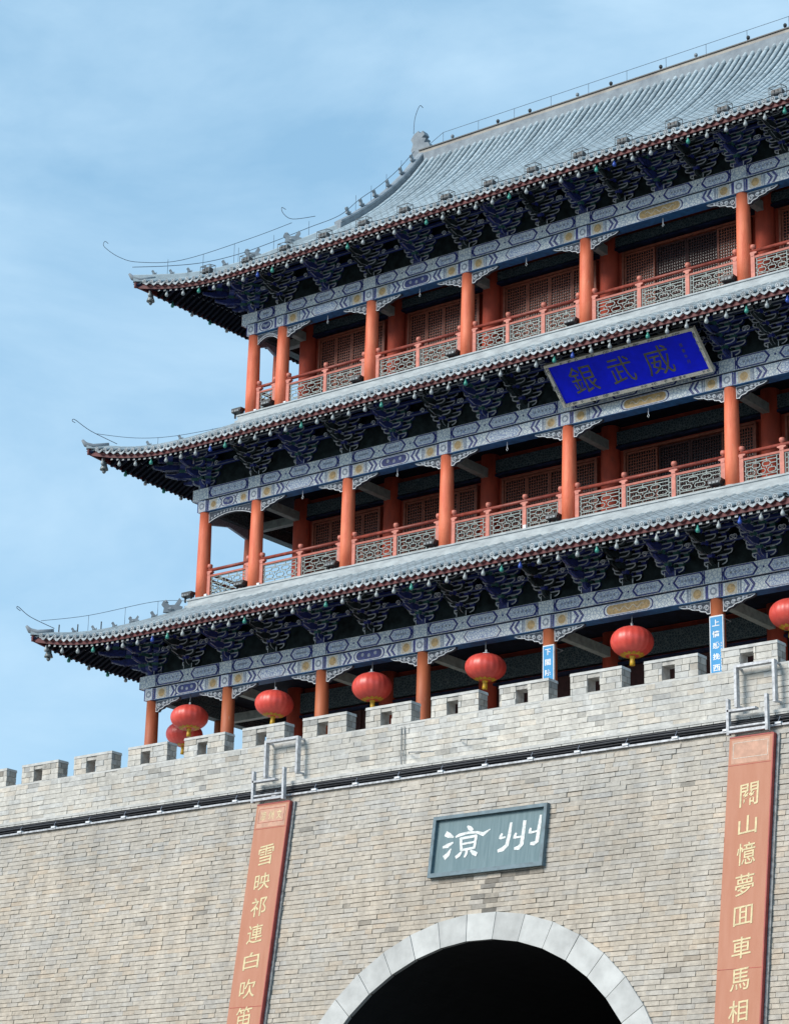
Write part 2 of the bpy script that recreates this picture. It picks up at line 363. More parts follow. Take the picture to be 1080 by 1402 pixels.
def lay(x0, x1, z0, ch, ln, yf, tone_f, skip=None, gap=.014, hgap=.018, jit=.006, proud=.02, ph=None, fixed=False):
    x = x0 - (random.random() * ln if not fixed else 0)
    while x < x1:
        l_ = ln * random.choice((1, 1, 1, .96, 1.05, .52)); xa, xb = x + gap / 2, x + l_ - gap / 2; x += l_
        xa = max(xa, x0); xb = min(xb, x1)
        if xb - xa < .05: continue
        za, zb_ = z0 + hgap / 2, z0 + ch - hgap / 2
        segs = [(xa, xb)]
        if skip: segs = skip(xa, xb, za, zb_)
        for a, b_ in segs:
            if b_ - a < .05: continue
            p = proud + random.uniform(-jit, jit) + (random.uniform(-.014, .004) if random.random() < .12 else 0); j = lambda: random.uniform(-.0045, .0045)
            q = [(a + j(), za + j()), (b_ + j(), za + j()), (b_ + j(), zb_ + j()), (a + j(), zb_ + j())]
            fr = [(u, yf(v) - p + random.uniform(-.006, .006), v) for u, v in q]; bk = [(u, yf(v) + .004, v) for u, v in q]
            bricks.append((fr, bk, tone_f((a + b_) / 2, (za + zb_) / 2), ((a + b_) / 2, (za + zb_) / 2)))
def arch_skip(xa, xb, za, zb_):
    zc = (za + zb_) / 2; d = (ROUT - .02) ** 2 - (zc - AZ) ** 2
    if zc < AZ: h = ROUT - .02
    elif d <= 0: return [(xa, xb)]
    else: h = math.sqrt(d)
    r_ = []
    if xa < -h: r_.append((xa, min(xb, -h)))
    if xb > h: r_.append((max(xa, h), xb))
    return r_
CH = .1165; z = 4.9 + H
while z + CH < ZT0 + .01:
    lay(-31, 11.5, z, CH, .40, lambda v: wy(v), lower_tone, arch_skip, jit=.012, proud=.030, gap=.005, hgap=.013); z += CH
NLOW = len(bricks)
# separate bricks: the nearest ones in the frame, clear of banner and plaque
order = sorted((i for i in range(NLOW) if 4.6 < bricks[i][3][0] < 6.25 or (bricks[i][3][0] > 7.7 and bricks[i][3][0] < 8.6)), key=lambda i: bricks[i][3][1])
order = [i for i in order if 6.5 + H < bricks[i][3][1]][:300]
single = set(order)
def add_brick(mb, b_, ti):
    fr, bk, t, _ = b_; n0 = len(mb.f); mb.hexa([bk[0], bk[1], bk[2], bk[3], fr[0], fr[1], fr[2], fr[3]]); ti += [t] * (len(mb.f) - n0)
mbk = MB(); ti = []
for i in range(NLOW):
    if i in single: continue
    add_brick(mbk, bricks[i], ti)
mbk.build('brick_facing', 'brick_mass', wall, kind='stuff', tint=ti)
for i in order:
    fr, bk, t, c = bricks[i]; q = MB(); q.hexa([bk[0], bk[1], bk[2], bk[3], fr[0], fr[1], fr[2], fr[3]])
    o = q.build('brick', 'brick_one', wall); o.color = (*t, 1)
# parapet
bricks.clear()
def par_tone(x, z):
    c = tone((.665, .635, .57), .020); n_ = math.sin(x * .7 + z * 2.1) * .5 + math.sin(x * .31 + 1) * .5
    f = 1 + .05 * n_; c = [q * f for q in c]
    if z > ZM - .28 and random.random() < .40: f = random.uniform(.62, .9); c = [q * f for q in c]
    if random.random() < .03: c = [q * .72 for q in c]
    return c
PCH = (ZSILL - ZS - .03) / 8
for i in range(8): lay(-31, 11.5, ZS + i * PCH, PCH, .46, lambda v: PW + .02, par_tone, gap=.005, hgap=.011, jit=.006, proud=.02)
mbk = MB(); ti = []
for b_ in bricks: add_brick(mbk, b_, ti)
mbk.build('parapet_brick', 'brick_mass', wall, kind='stuff', tint=ti)
k = MB(); k.box((XL, PW + .0, ZSILL - .05), (XR, PW + .41, ZSILL)); k.build('parapet_sill', 'coping', wall)
# merlons: core with a square loophole, brick skin, lime coping
MH = ZM - ZSILL; MT = .38
HX0, HX1, HZ0, HZ1 = .47, .82, .02, .36
def merlon_core():
    q = MB(); y0, y1 = .02, MT - .02
    q.box((.02, y0, 0), (HX0, y1, MH - .07)); q.box((HX1, y0, 0), (MWD - .02, y1, MH - .07))
    q.box((HX0, y0, HZ1), (HX1, y1, MH - .071)); q.box((HX0, y0, 0), (HX1, y1, HZ0))
    return q.mesh('merlon', 'mortar_pale')
core_me = merlon_core()
cop = MB(); cop.hexa([(-.012, -.012, MH - .07), (MWD + .012, -.012, MH - .07), (MWD + .012, MT + .012, MH - .07), (-.012, MT + .012, MH - .07),
                      (-.004, -.004, MH), (MWD + .004, -.004, MH), (MWD + .004, MT + .004, MH), (-.004, MT + .004, MH)]); cop_me = cop.mesh('coping', 'coping')
for i in range(-8, 14):
    x0 = MX0 + i * PITCH
    mo = inst('merlon', core_me, wall, T((x0, PW, ZSILL)))
    inst('coping', cop_me, mo, T((x0, PW, ZSILL)))
    bricks.clear()
    mc = (MH - .07) / 3
    def sk(xa, xb, za, zb_):
        if zb_ < ZSILL + HZ0 or za > ZSILL + HZ1 - .01: return [(xa, xb)]
        r_ = []
        if xa < x0 + HX0: r_.append((xa, min(xb, x0 + HX0)))
        if xb > x0 + HX1: r_.append((max(xa, x0 + HX1), xb))
        return r_
    for j in range(3): lay(x0, x0 + MWD, ZSILL + j * mc, mc, .40, lambda v: PW + .02, par_tone, sk, gap=.010, hgap=.012, jit=.004, proud=.02)
    q = MB(); ti = []
    for b_ in bricks: add_brick(q, b_, ti)
    for sx, xs in ((1, x0 + MWD - .02), (-1, x0 + .02)):        # brick ends on the cheeks
        for j in range(3):
            for ya, yb_ in (((0, .22), (.23, MT)) if j % 2 else ((0, .12), (.13, MT))):
                n0 = len(q.f); a = ZSILL + j * mc + .006; b2 = a + mc - .012
                lo, hi = sorted((xs, xs + sx * .02)); q.box((lo, PW + ya + .004, a), (hi, PW + yb_ - .004, b2)); f_ = random.uniform(.5, .95); t = [c * f_ for c in par_tone(0, 0)]; ti += [t] * (len(q.f) - n0)
    q.build('brick_facing', 'brick_mass', mo, kind='stuff', tint=ti)
# dark cable course under the parapet
k = MB(); k.box((XL, PW - .13, ZS - .07), (XR, PW + .05, ZS + .0)); k.build('ledge_course', 'coping', wall)
x = -24
dm = MB(); dm.box((XL, PW - .035, ZT0 - .02), (XR, PW + .03, ZS - .07)); dm.build('string_course', 'dark_course', wall)
db = MB()
while x < 10.5:
    db.box((x, PW - .115, ZS - .115), (x + .30, PW - .03, ZS - .072)); x += .315
db.build('dentil_brick', 'coping', wall, kind='stuff')

# ================================================================== cables, light strip on the wall
for zc, r_, off, nm in ((ZS - .155, .026, .10, 'upper'), (ZS - .21, .030, .12, 'middle'), (ZS - .262, .022, .09, 'lower')):
    pts = [(x_, PW - off, zc + .008 * math.sin(x_ * 1.3 + r_ * 100)) for x_ in [-40 + i * .8 for i in range(70)]]
    q = MB(); q.tube(pts, r_, 6)
    tag(q.build('power_cable', 'cable', smooth=True), f'black power cable along the dark course under the parapet, {nm} of three', 'cable', 'cables under the parapet')
for i in range(27):                            # LED bars 1.25 m long, white clip at each joint
    xa = -24 + i * 1.32
    r_ = empty('light_bar', (xa, PW - .16, ZS - .33))
    q = MB(); q.box((xa + .01, PW - .19, ZS - .385), (xa + 1.31, PW - .12, ZS - .340)); q.box((xa + .01, PW - .12, ZS - .375), (xa + 1.31, PW - .03, ZS - .36)); q.build('housing', 'metal_white', r_)
    q = MB(); q.box((xa + 1.16, PW - .21, ZS - .345), (xa + 1.31, PW - .11, ZS - .300)); q.build('clip', 'white', r_)
    q = MB(); q.tube([(xa + 1.22, PW - .15, ZS - .27), (xa + 1.27, PW - .17, ZS - .21), (xa + 1.25, PW - .12, ZS - .17)], .008, 5); q.build('lead', 'line_grey', r_)
    tag(r_, 'slim white metal light bar fixed below the dark cable course', 'light', 'light bars along the wall')
for xa, nm in ((-2.72, 'lower left'), (-1.15, 'upper right')):       # two rods leaning out of the parapet
    q = MB(); dz = .12 if nm != 'lower left' else 0
    q.tube([(xa, PW - .05, ZS + .27 + dz), (xa + .12, PW - .22, ZS + .26 + dz), (xa + .95, PW - .30, ZS + .16 + dz)], .014, 6)
    tag(q.build('steel_rod', 'metal_grey'), f'thin bent steel rod sticking out of the parapet, {nm} of two', 'rod', 'rods on the parapet')
q = MB(); q.tube([(-2.98, PW - .03, ZS + .04), (-2.99, PW - .03, ZS + .98)], .012, 5); q.tube([(-2.88, PW - .03, ZS + .04), (-2.89, PW - .03, ZS + .98)], .012, 5)
q.tube([(-2.98, PW - .03, ZS + .3), (-2.88, PW - .03, ZS + .3)], .01, 5)
tag(q.build('conduit', 'metal_grey'), 'pair of thin grey conduits running up the parapet face', 'conduit')

# metal frames over the banners
def frame_set(s, side):
    cx = 7.08 * s if s > 0 else -6.66
    x0, x1 = (6.57, 7.60) if s > 0 else (-7.22, -6.10)
    q = MB(); y0, y1 = PW - .30, PW - .16; zt, zb_ = 14.16 + H, 13.19 + H; t = .065
    q.box((x0, y0, zb_), (x0 + t, y1, zt)); q.box((x1 - t, y0, zb_), (x1, y1, zt)); q.box((x0 + t, y0, zt - t), (x1 - t, y1, zt))
    for xx in (x0 + .01, x1 - .06): q.box((xx, y1, zb_ + .02), (xx + .05, PW, zb_ + .06)); q.box((xx, y1, zt - .07), (xx + .05, PW, zt - .03))
    tag(q.build('metal_frame', 'metal_white'), f'open white steel frame on the parapet above the {side} banner', 'frame', 'steel frames above the banners')
    x0, x1 = (6.42, 7.46) if s > 0 else (-7.50, -6.42)
    q = MB(); y0, y1 = PW - .42, PW - .31; zt, zb_ = 13.37 + H, 12.55 + H
    q.box((x0, y0, zb_), (x0 + t, y1, zt)); q.box((x1 - t, y0, zb_), (x1, y1, zt)); q.box((x0 + t, y0, zb_ + .03), (x1 - t, y1, zb_ + .09)); q.box((x0 + t, y0 + .02, zb_ + .15), (x1 - t, y1 + .02, zb_ + .19))
    q.box((x0 + .02, y0, zt - .30), (x1 - .3, y1 + .05, zt - .25))
    for xx in (x0 + .02, x1 - .07): q.box((xx, y1, zb_ + .10), (xx + .05, PW, zb_ + .15))
    tag(q.build('banner_bracket', 'metal_white'), f'white steel bracket that carries the {side} banner', 'bracket', 'steel brackets carrying the banners')
frame_set(-1, 'left'); frame_set(1, 'right')

# ================================================================== banners
def banner(x0, x1, chars, spans, side, label):
    root = empty('banner', ((x0 + x1) / 2, wy(3 + H), 3 + H)); tag(root, label, 'banner', 'couplet banners on the gate wall')
    zt, zb_ = 12.49 + H, 2.6 + H; o0, o1 = .10, .20
    def quad(mb, a, b_, c, d, off, m=0): mb.face([(a, wy(c, off), c), (b_, wy(c, off), c), (b_, wy(d, off), d), (a, wy(d, off), d)], m)
    q = MB(); q.hexa([(x0, wy(zb_, o0), zb_), (x1, wy(zb_, o0), zb_), (x1, wy(zt, o0), zt), (x0, wy(zt, o0), zt), (x0, wy(zb_, o1), zb_), (x1, wy(zb_, o1), zb_), (x1, wy(zt, o1), zt), (x0, wy(zt, o1), zt)])
    q.build('panel', 'banner', root)
    q = MB(); e = .05                                     # dark red edging round the board
    for a, b_, c, d in ((x1 - .012, x1 + .014, zb_, zt), (x0, x1 - .013, zt - .02, zt + .012)):
        q.hexa([(a, wy(c, o0 - .02), c), (b_, wy(c, o0 - .02), c), (b_, wy(d, o0 - .02), d), (a, wy(d, o0 - .02), d), (a, wy(c, o1 + .008), c), (b_, wy(c, o1 + .008), c), (b_, wy(d, o1 + .008), d), (a, wy(d, o1 + .008), d)])
    q.build('edging', 'banner_edge', root)
    q = MB(); quad(q, x0 + .07, x1 - .08, zt - .62, zt - .07, o1 + .003); q.build('head_panel', 'banner_head', root)
    q = MB()
    a, b_, c, d = x0 + .11, x1 - .12, zt - .50, zt - .13
    for aa, bb, cc, dd in ((a, b_, c, c + .012), (a, b_, d - .012, d), (a, a + .012, c, d), (b_ - .012, b_, c, d)): quad(q, aa, bb, cc, dd, o1 + .007)
    q.build('ruled_frame', 'wood_red' if side == 'left' else 'cream', root)
    for zz in (zt - .66, zt - 5.2): q = MB(); quad(q, x0 + .01, x1 - .03, zz, zz + .013, o1 + .005); q.build('seam', 'wood_red', root)
    if side == 'left':
        q = MB()
        for i, ch in enumerate('凉州文'):
            for pl in glyph(ch, .17, .24): q.face([(a + .16 + i * .26 + u, wy(zt - .315 + v, o1 + .007), zt - .315 + v) for u, v in pl])
        q.build('lettering', 'letter_gold', root)
    for ch, (xa, xb, za, zb2) in zip(chars, spans):
        q = MB(); cx, cz = (xa + xb) / 2, (za + zb2) / 2
        for pl in glyph(ch, (xb - xa) * .92, (za - zb2) * .96, .006): q.face([(cx + u, wy(cz + v + .12 * u, o1 + .008), cz + v + .12 * u) for u, v in pl])
        q.build('character', 'letter_gold', root)
    q = MB(); xb = x1 + .02                                # grey steel stile behind the right edge
    q.hexa([(xb, wy(zb_, .0), zb_), (xb + .07, wy(zb_, .0), zb_), (xb + .07, wy(zt, .0), zt), (xb, wy(zt, .0), zt), (xb, wy(zb_, .09), zb_), (xb + .07, wy(zb_, .09), zb_), (xb + .07, wy(zt, .09), zt), (xb, wy(zt, .09), zt)])
    q.build('backing_bar', 'metal_grey', root)
ZC = [(11.40, 10.86), (10.67, 10.22), (10.06, 9.545), (9.365, 8.87), (8.66, 8.22), (7.99, 7.50), (7.31, 6.82), (6.64, 6.15), (5.97, 5.5), (5.3, 4.8)]
banner(-7.34, -6.26, '雪映祁連白吹笛', [(-6.80 - .26 - .02, -6.80 + .26, a + H, b_ + H) for a, b_ in ZC], 'left', 'orange red vertical couplet banner with gold characters, left of the plaque')
banner(6.46, 7.56, '關山憶夢囬車馬相', [(7.03 - .25, 7.03 + .25, a + H, b_ + H) for a, b_ in ZC], 'right', 'orange red vertical couplet banner with plain pale head, right of the arch')

# ================================================================== stone plaque
pl_ = empty('name_plaque', (0, wy(10.06 + H), 10.06 + H)); tag(pl_, 'slate blue framed plaque with two white carved characters above the arch', 'plaque')
PX, PZ0, PZ1 = 1.643, 10.063 + H, 11.56 + H
def pbox(mb, a, b_, c, d, o0, o1, m=0):
    mb.hexa([(a, wy(c, o0), c), (b_, wy(c, o0), c), (b_, wy(d, o0), d), (a, wy(d, o0), d), (a, wy(c, o1), c), (b_, wy(c, o1), c), (b_, wy(d, o1), d), (a, wy(d, o1), d)], m)
q = MB(); pbox(q, -PX + .08, PX - .08, PZ0 + .08, PZ1 - .08, .0, .06); q.build('panel', 'slate', pl_)
q = MB(); fo = .16
pbox(q, -PX, PX, PZ1 - .085, PZ1, .0, fo); pbox(q, -PX, PX, PZ0, PZ0 + .10, .0, fo); pbox(q, -PX, -PX + .085, PZ0 + .10, PZ1 - .085, .0, fo - .002); pbox(q, PX - .085, PX, PZ0 + .10, PZ1 - .085, .0, fo - .002)
q.build('frame', 'slate_frame', pl_)
# strokes measured in a 4x view, turned into metres on the plaque
def pq(x_, y_):
    z_ = 11.107 - (y_ - 250) * (.613 / 135) - (x_ - 258) * (.1515 / 252) * .62
    x2 = -1.386 + (x_ - 258) * .00531 + (y_ - 250) * .00050
    return (x2, z_ + H + .035)
STR = [('water', [([(274, 250), (296, 262), (320, 272)], [26, 24, 6]), ([(258, 326), (286, 318), (318, 300)], [10, 22, 8]), ([(266, 384), (288, 366), (306, 334)], [26, 22, 7]),
       ([(396, 214), (410, 226), (426, 240)], [8, 22, 16]), ([(330, 272), (350, 262), (400, 250), (450, 250), (484, 262), (522, 236)], [8, 16, 12, 12, 20, 5]),
       ([(360, 276), (364, 346)], [15, 15]), ([(356, 282), (450, 268)], [13, 13]), ([(446, 268), (434, 338)], [15, 15]), ([(364, 312), (440, 301)], [10, 10]), ([(362, 345), (438, 333)], [12, 12]),
       ([(396, 340), (390, 368), (380, 384)], [15, 15, 9]), ([(366, 352), (352, 370), (332, 384)], [9, 18, 16]), ([(414, 346), (430, 360), (450, 370)], [9, 20, 20])]),
       ('prefecture', [([(636, 204), (626, 270), (612, 326), (590, 346), (562, 356)], [13, 19, 20, 22, 14]), ([(588, 262), (580, 276), (576, 292)], [10, 16, 16]), ([(576, 288), (606, 282)], [11, 9]),
       ([(710, 196), (702, 260), (692, 322), (676, 342), (652, 346)], [18, 18, 22, 22, 12]), ([(664, 262), (656, 278), (654, 292)], [10, 16, 16]), ([(656, 288), (690, 282)], [10, 9]),
       ([(796, 170), (786, 240), (774, 312), (758, 322), (738, 322)], [12, 19, 21, 20, 12]), ([(742, 238), (738, 252), (736, 268)], [9, 15, 15]), ([(738, 264), (776, 256)], [11, 9])])]
for nm, ss in STR:
    q = MB()
    for i, (path, ws) in enumerate(ss):
        ol = brush([pq(*p) for p in path], [w_ * .0051 for w_ in ws]); of = .064 + .0006 * i
        n2 = len(ol) // 2
        for a in range(n2 - 1): q.face([(x_, wy(z_, of), z_) for x_, z_ in (ol[a], ol[a + 1], ol[-2 - a], ol[-1 - a])])
    q.build('character', 'chalk', pl_)

# ================================================================== GATE TOWER
tower = empty('gate_tower', (0, YR, ZB[1])); tag(tower, 'three storey red and blue timber gate tower with upswept grey tiled eaves', 'tower')
def xcols(kf): return [-(XI + E_[kf])] + XCOLS
# ---- columns
def column_mesh(h, r0, r1, m): q = MB(); q.lathe((0, 0, 0), [(r0, 0), (r0 * 1.0, h * .3), ((r0 + r1) / 2, h * .7), (r1, h)], 18); return q.mesh('column', m, True)
for kf in (1, 2, 3):
    h = ZT[kf] - ZB[kf]; me = column_mesh(h, .215, .188, 'column_shaded' if kf == 1 else 'column_red')
    base = MB(); base.lathe((0, 0, 0), [(.30, 0), (.32, .05), (.26, .10)], 14); bme = base.mesh('column_base', 'stone', True)
    ys = -E_[kf]; x1 = XI + E_[kf]
    spots = [(x_, ys) for x_ in xcols(kf)] + [(-x1, y_) for y_ in (0, 3.4, 6.6, 10, 10 + E_[kf])] + [(x_, 10 + E_[kf]) for x_ in XCOLS[:3]]
    for x_, y_ in spots:
        c = inst('column', me, tower, T((x_, y_, ZB[kf]))); inst('column_base', bme, c, T((x_, y_, ZB[kf] - .02)))
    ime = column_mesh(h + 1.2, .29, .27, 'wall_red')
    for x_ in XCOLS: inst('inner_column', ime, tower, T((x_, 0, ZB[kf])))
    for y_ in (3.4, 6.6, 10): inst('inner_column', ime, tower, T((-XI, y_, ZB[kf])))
    # deck slab and gallery ceiling, inner body
    if kf > 1:
        q = MB(); q.box((-x1 - .30, ys - .30, ZB[kf] - .34), (XI + E_[kf], 10 + E_[kf] + .3, ZB[kf] - .03)); q.build('deck', 'deck_floor', tower)
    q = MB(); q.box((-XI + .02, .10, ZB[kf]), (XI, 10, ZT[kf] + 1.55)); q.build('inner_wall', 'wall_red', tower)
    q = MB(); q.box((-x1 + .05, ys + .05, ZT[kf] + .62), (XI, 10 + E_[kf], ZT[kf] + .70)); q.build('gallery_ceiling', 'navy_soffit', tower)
    # inner painted architrave
    for xa, xb in zip(XCOLS[:-1], XCOLS[1:]):
        q = MB(); q.box((xa + .26, -.10, ZB[kf] + (2.90 if kf > 1 else 4.52)), (xb - .26, .10, ZT[kf] + .42))
        q.build('inner_beam', 'painted_dim', tower)
        q = MB(); q.box((xa + .24, -.12, ZB[kf] + (2.78 if kf > 1 else 4.36)), (xb - .24, .10, ZB[kf] + (2.86 if kf > 1 else 4.44))); q.build('lintel', 'navy', tower)
    # short cross beams from the outer to the inner columns
    for x_ in XCOLS:
        q = MB(); q.box((x_ - .10, ys + .19, ZT[kf] - .12), (x_ + .10, -.26, ZT[kf] + .16)); q.build('cross_beam', 'beam_pale', tower)
    for y_ in (0, 3.4, 6.6, 10):
        q = MB(); q.box((-x1 + .19, y_ - .10, ZT[kf] - .10), (-XI - .26, y_ + .10, ZT[kf] + .16)); q.build('cross_beam', 'beam_pale', tower)

# ---- painted architraves
def chevron(q, x_, z0, z1, d, wd, y, m):
    zm = (z0 + z1) / 2
    q.face([(x_ - d, y, z0), (x_ - d + wd, y, z0), (x_ + wd, y, zm), (x_, y, zm)], m); q.face([(x_, y, zm), (x_ + wd, y, zm), (x_ - d + wd, y, z1), (x_ - d, y, z1)], m)
def rect(q, a, b_, c, d, y, m): q.face([(a, y, c), (b_, y, c), (b_, y, d), (a, y, d)], m)
def disc(q, x_, z_, r_, y, m, n=12): q.face([(x_ + r_ * math.cos(2 * math.pi * i / n), y, z_ + r_ * math.sin(2 * math.pi * i / n)) for i in range(n)], m)
def cart(q, a, b_, c, d, y, m, rnd=True):
    h = (d - c) / 2; zm = (c + d) / 2
    if rnd:
        pts = [(a + h - h * math.sin(t * math.pi / 6), zm - h * math.cos(t * math.pi / 6)) for t in range(7)][::1]
        pts = [(a + h - h * math.sin(t * math.pi / 6), zm + h * math.cos(t * math.pi / 6)) for t in range(7)] + [(b_ - h + h * math.sin(t * math.pi / 6), zm - h * math.cos(t * math.pi / 6)) for t in range(7)]
    else: pts = [(a, zm), (a + h * .8, c), (b_ - h * .8, c), (b_, zm), (b_ - h * .8, d), (a + h * .8, d)]
    q.face([(u, y, v) for u, v in pts], m)
PM = ['paint_blue', 'line_white', 'gold', 'cream', 'painted_field', 'paint_deepblue', 'line_grey', 'paint_green', 'navy']
def lower_inlay(q, xa, xb, y, z0, z1, kind):
    s = 1
    Ln = xb - xa; zm = (z0 + z1) / 2; e = .008
    for sgn, x_ in ((1, xa), (-1, xb)):
        f = lambda u: x_ + sgn * u
        def rr(a, b_, c, d, yy, m): rect(q, min(f(a), f(b_)), max(f(a), f(b_)), c, d, yy, m)
        rr(.02, .08, z0 + e, z1 - e, y, 0); rr(.08, .11, z0 + e, z1 - e, y, 1)
        if Ln > 2.6:
            rr(.14, .50, z0 + .015, z1 - .015, y, 3); disc(q, f(.32), zm, .125, y - .003, 2); rr(.52, .55, z0 + e, z1 - e, y, 6); rr(.57, .63, z0 + e, z1 - e, y, 6)
            cv = [(.80, 0), (.84, 0), (.89, 1), (.96, 0), (1.0, 0)]
        elif Ln > 1.6: rr(.14, .40, z0 + .015, z1 - .015, y, 3); disc(q, f(.27), zm, .10, y - .003, 2); cv = [(.62, 0), (.68, 1)]
        else: cv = []
        for u, m in cv:
            d = .12 * sgn; chevron(q, f(u), z0 + e, z1 - e, -d * -1, .035 if sgn > 0 else -.035, y, m)
    ca = xa + Ln * (.36 if Ln > 2.6 else .38); cb = xb - Ln * (.36 if Ln > 2.6 else .38)
    if Ln <= 1.6: ca, cb = xa + Ln * .28, xb - Ln * .28
    cart(q, ca - .10, cb + .10, z0 + .015, z1 - .015, y, 0, kind != 'white'); cart(q, ca - .06, cb + .06, z0 + .03, z1 - .03, y - .003, 1, kind != 'white')
    cart(q, ca, cb, z0 + .05, z1 - .05, y - .006, {'gold': 2, 'blue': 5, 'white': 4}[kind], kind != 'white')
    if kind == 'gold':                     # a light scroll on the gold ground
        n = 24; pts = [(ca + .2 + (cb - ca - .4) * i / n, zm + .05 * math.sin(i * .9)) for i in range(n + 1)]
        ol = brush(pts, [.022] * (n + 1)); n2 = len(ol) // 2
        for a in range(n2 - 1): q.face([(u, y - .009, v) for u, v in (ol[a], ol[a + 1], ol[-2 - a], ol[-1 - a])], 3)
    if kind == 'blue':
        for i in range(3): disc(q, ca + (cb - ca) * (i + 1) / 4, zm + .02 * (-1) ** i, .055, y - .009, 6, 8)
def upper_inlay(q, xa, xb, y, z0, z1):
    Ln = xb - xa; n = max(1, round(Ln / 1.3)); st = Ln / n; e = .01
    for i in range(n):
        a, b_ = xa + i * st, xa + (i + 1) * st
        cart(q, a + .13, b_ - .13, z0 + .012, z1 - .012, y, 0, False); cart(q, a + .20, b_ - .20, z0 + .045, z1 - .045, y - .003, 1, False); cart(q, a + .235, b_ - .235, z0 + .068, z1 - .068, y - .006, 4, False)
        disc(q, a + .02 if i else a + .18, (z0 + z1) / 2, .03, y - .003, 5, 8)
        for j in range(5): disc(q, a + .42 + j * (st - .84) / 4, (z0 + z1) / 2, .036, y - .009, 6, 8)
    for u in (xa + .2, xb - .23): pass
    for u in (xa + .21, xa + .15, xb - .18, xb - .24): rect(q, u, u + .03, z0 + e, z1 - e, y - .010, 0)
KIND = {0: 'blue', 1: 'white', 2: 'blue', 3: 'white', 4: 'gold', 5: 'white', 6: 'blue'}
for kf in (1, 2, 3):
    ys = -E_[kf]; X = xcols(kf) + [XEND]; x1 = XI + E_[kf]
    zl0, zl1, zu0, zu1 = ZT[kf] + .01, ZT[kf] + .36, ZT[kf] + .41, ZT[kf] + .78
    for i, (xa, xb) in enumerate(zip(X, X[1:])):
        q = MB(); q.box((xa, ys - .17, zl0), (xb, ys + .24, zl1)); bm = q.build('painted_beam', 'painted_ground', tower)
        q = MB(); lower_inlay(q, xa + .18, xb - .18, ys - .174, zl0, zl1, KIND[i]); q.build('painted_pattern', PM, bm)
        q = MB(); q.box((xa, ys - .165, zl0 - .012), (xb, ys + .236, zl0 - .001)); q.build('blue_soffit', 'beam_blue', bm)
        q = MB(); q.box((xa - (.42 if i == 0 else 0), ys - .19, zu0), (xb, ys + .16, zu1)); bm = q.build('painted_beam', 'painted_ground', tower)
        q = MB(); upper_inlay(q, xa + .10, xb - .10, ys - .194, zu0, zu1); q.build('painted_pattern', PM, bm)
    q = MB(); q.box((-x1 - .02, ys - .15, zl1), (XEND, ys + .15, zu0)); q.build('dark_joint', 'navy', tower)
    # left-hand side beams and the rest of the front beyond the frame
    q = MB(); q.box((-x1 - .17, ys + .15, zl0), (-x1 + .15, 10 + E_[kf], zl1)); q.build('painted_beam', 'painted_dim', tower)
    q = MB(); q.box((-x1 - .19, ys + .16, zu0), (-x1 + .16, 10 + E_[kf] + .4, zu1)); q.build('painted_beam', 'painted_dim', tower)
    q = MB(); q.box((-x1 - .43, ys - .19, zu0 - .02), (-x1 - .42, ys + .16, zu1)); q.build('beam_end', 'fascia_red', tower)
    # painted column heads
    q = MB(); q.box((-.19, -.205, 0), (.19, .16, .36)); hme = q.mesh('column_head', 'painted_field')
    q = MB(); rect(q, -.15, .15, .03, .33, -.209, 1); disc(q, 0, .18, .11, -.212, 6); disc(q, 0, .18, .06, -.215, 1); 
    for u in (-.188, .15): rect(q, u, u + .038, 0, .36, -.209, 0)
    rme = q.mesh('rosette', PM)
    for x_ in xcols(kf):
        hd = inst('column_head', hme, tower, T((x_, ys, ZT[kf]))); inst('rosette', rme, hd, T((x_, ys, ZT[kf])))
    # carved spandrels under the beam on both sides of each column
    def spandrel(Ls, Hs):
        q = MB(); pts = [(0, 0), (0, -Hs), (.10, -Hs * 1.02), (.16, -Hs * .82), (.30, -Hs * .74), (.36, -Hs * .58), (.52 * Ls / .9, -Hs * .50), (.60 * Ls / .9, -Hs * .34), (.78 * Ls / .9, -Hs * .26), (Ls, -Hs * .10), (Ls, 0)]
        q.plate(pts[::1], 'y', -.055, .055, 0, 0, .024, 1)
        def swirl(cx, cz, r_):
            P = [(cx + r_ * (1 - t / 15) * math.cos(t * .72), -.058, cz + r_ * (1 - t / 15) * math.sin(t * .72)) for t in range(13)]
            q.tube(P, .021, 4, 1, False)
        swirl(.115, -Hs * .52, .088); swirl(.31, -Hs * .38, .066); swirl(.47, -Hs * .28, .05); swirl(.60, -Hs * .2, .036); swirl(.70, -Hs * .15, .028)
        return q
    sp_r = spandrel(.95, .34); sme = sp_r.mesh('spandrel', ['spandrel_ground', 'line_white', 'fascia_red'])
    ml = MB(); ml.v = [(-x_, y_, z_) for x_, y_, z_ in sp_r.v]; ml.f = [tuple(reversed(f)) for f in sp_r.f]; ml.m = sp_r.m; sml = ml.mesh('spandrel', ['spandrel_ground', 'line_white', 'fascia_red'])
    XX = xcols(kf)
    for i, x_ in enumerate(XX):
        if i > 0 or kf == 1: inst('spandrel', sme, tower, T((x_ + .18, ys, ZT[kf] - .015)))
        if i > 1 or (kf == 1 and i > 0): inst('spandrel', sml, tower, T((x_ - .18, ys, ZT[kf] - .015)))
    if kf > 1:                              # arched apron filling the narrow corner bay
        a, b_ = XX[0] + .18, XX[1] - .18; n = 14
        low = [(a + (b_ - a) * i / n, ZT[kf] - .36 + .20 * math.sin(math.pi * i / n) ** .8) for i in range(n + 1)]
        q = MB(); q.plate([(a, ZT[kf] - .015)] + low + [(b_, ZT[kf] - .015)], 'y', ys - .055, ys + .055, 0, 0, .02, 1)
        for i in range(1, n):
            cx, cz = low[i]; r_ = .035
            q.tube([(cx + r_ * (1 - t / 12) * math.cos(t * .8), ys - .06, cz + .075 + r_ * (1 - t / 12) * math.sin(t * .8)) for t in range(10)], .012, 4, 1, False)
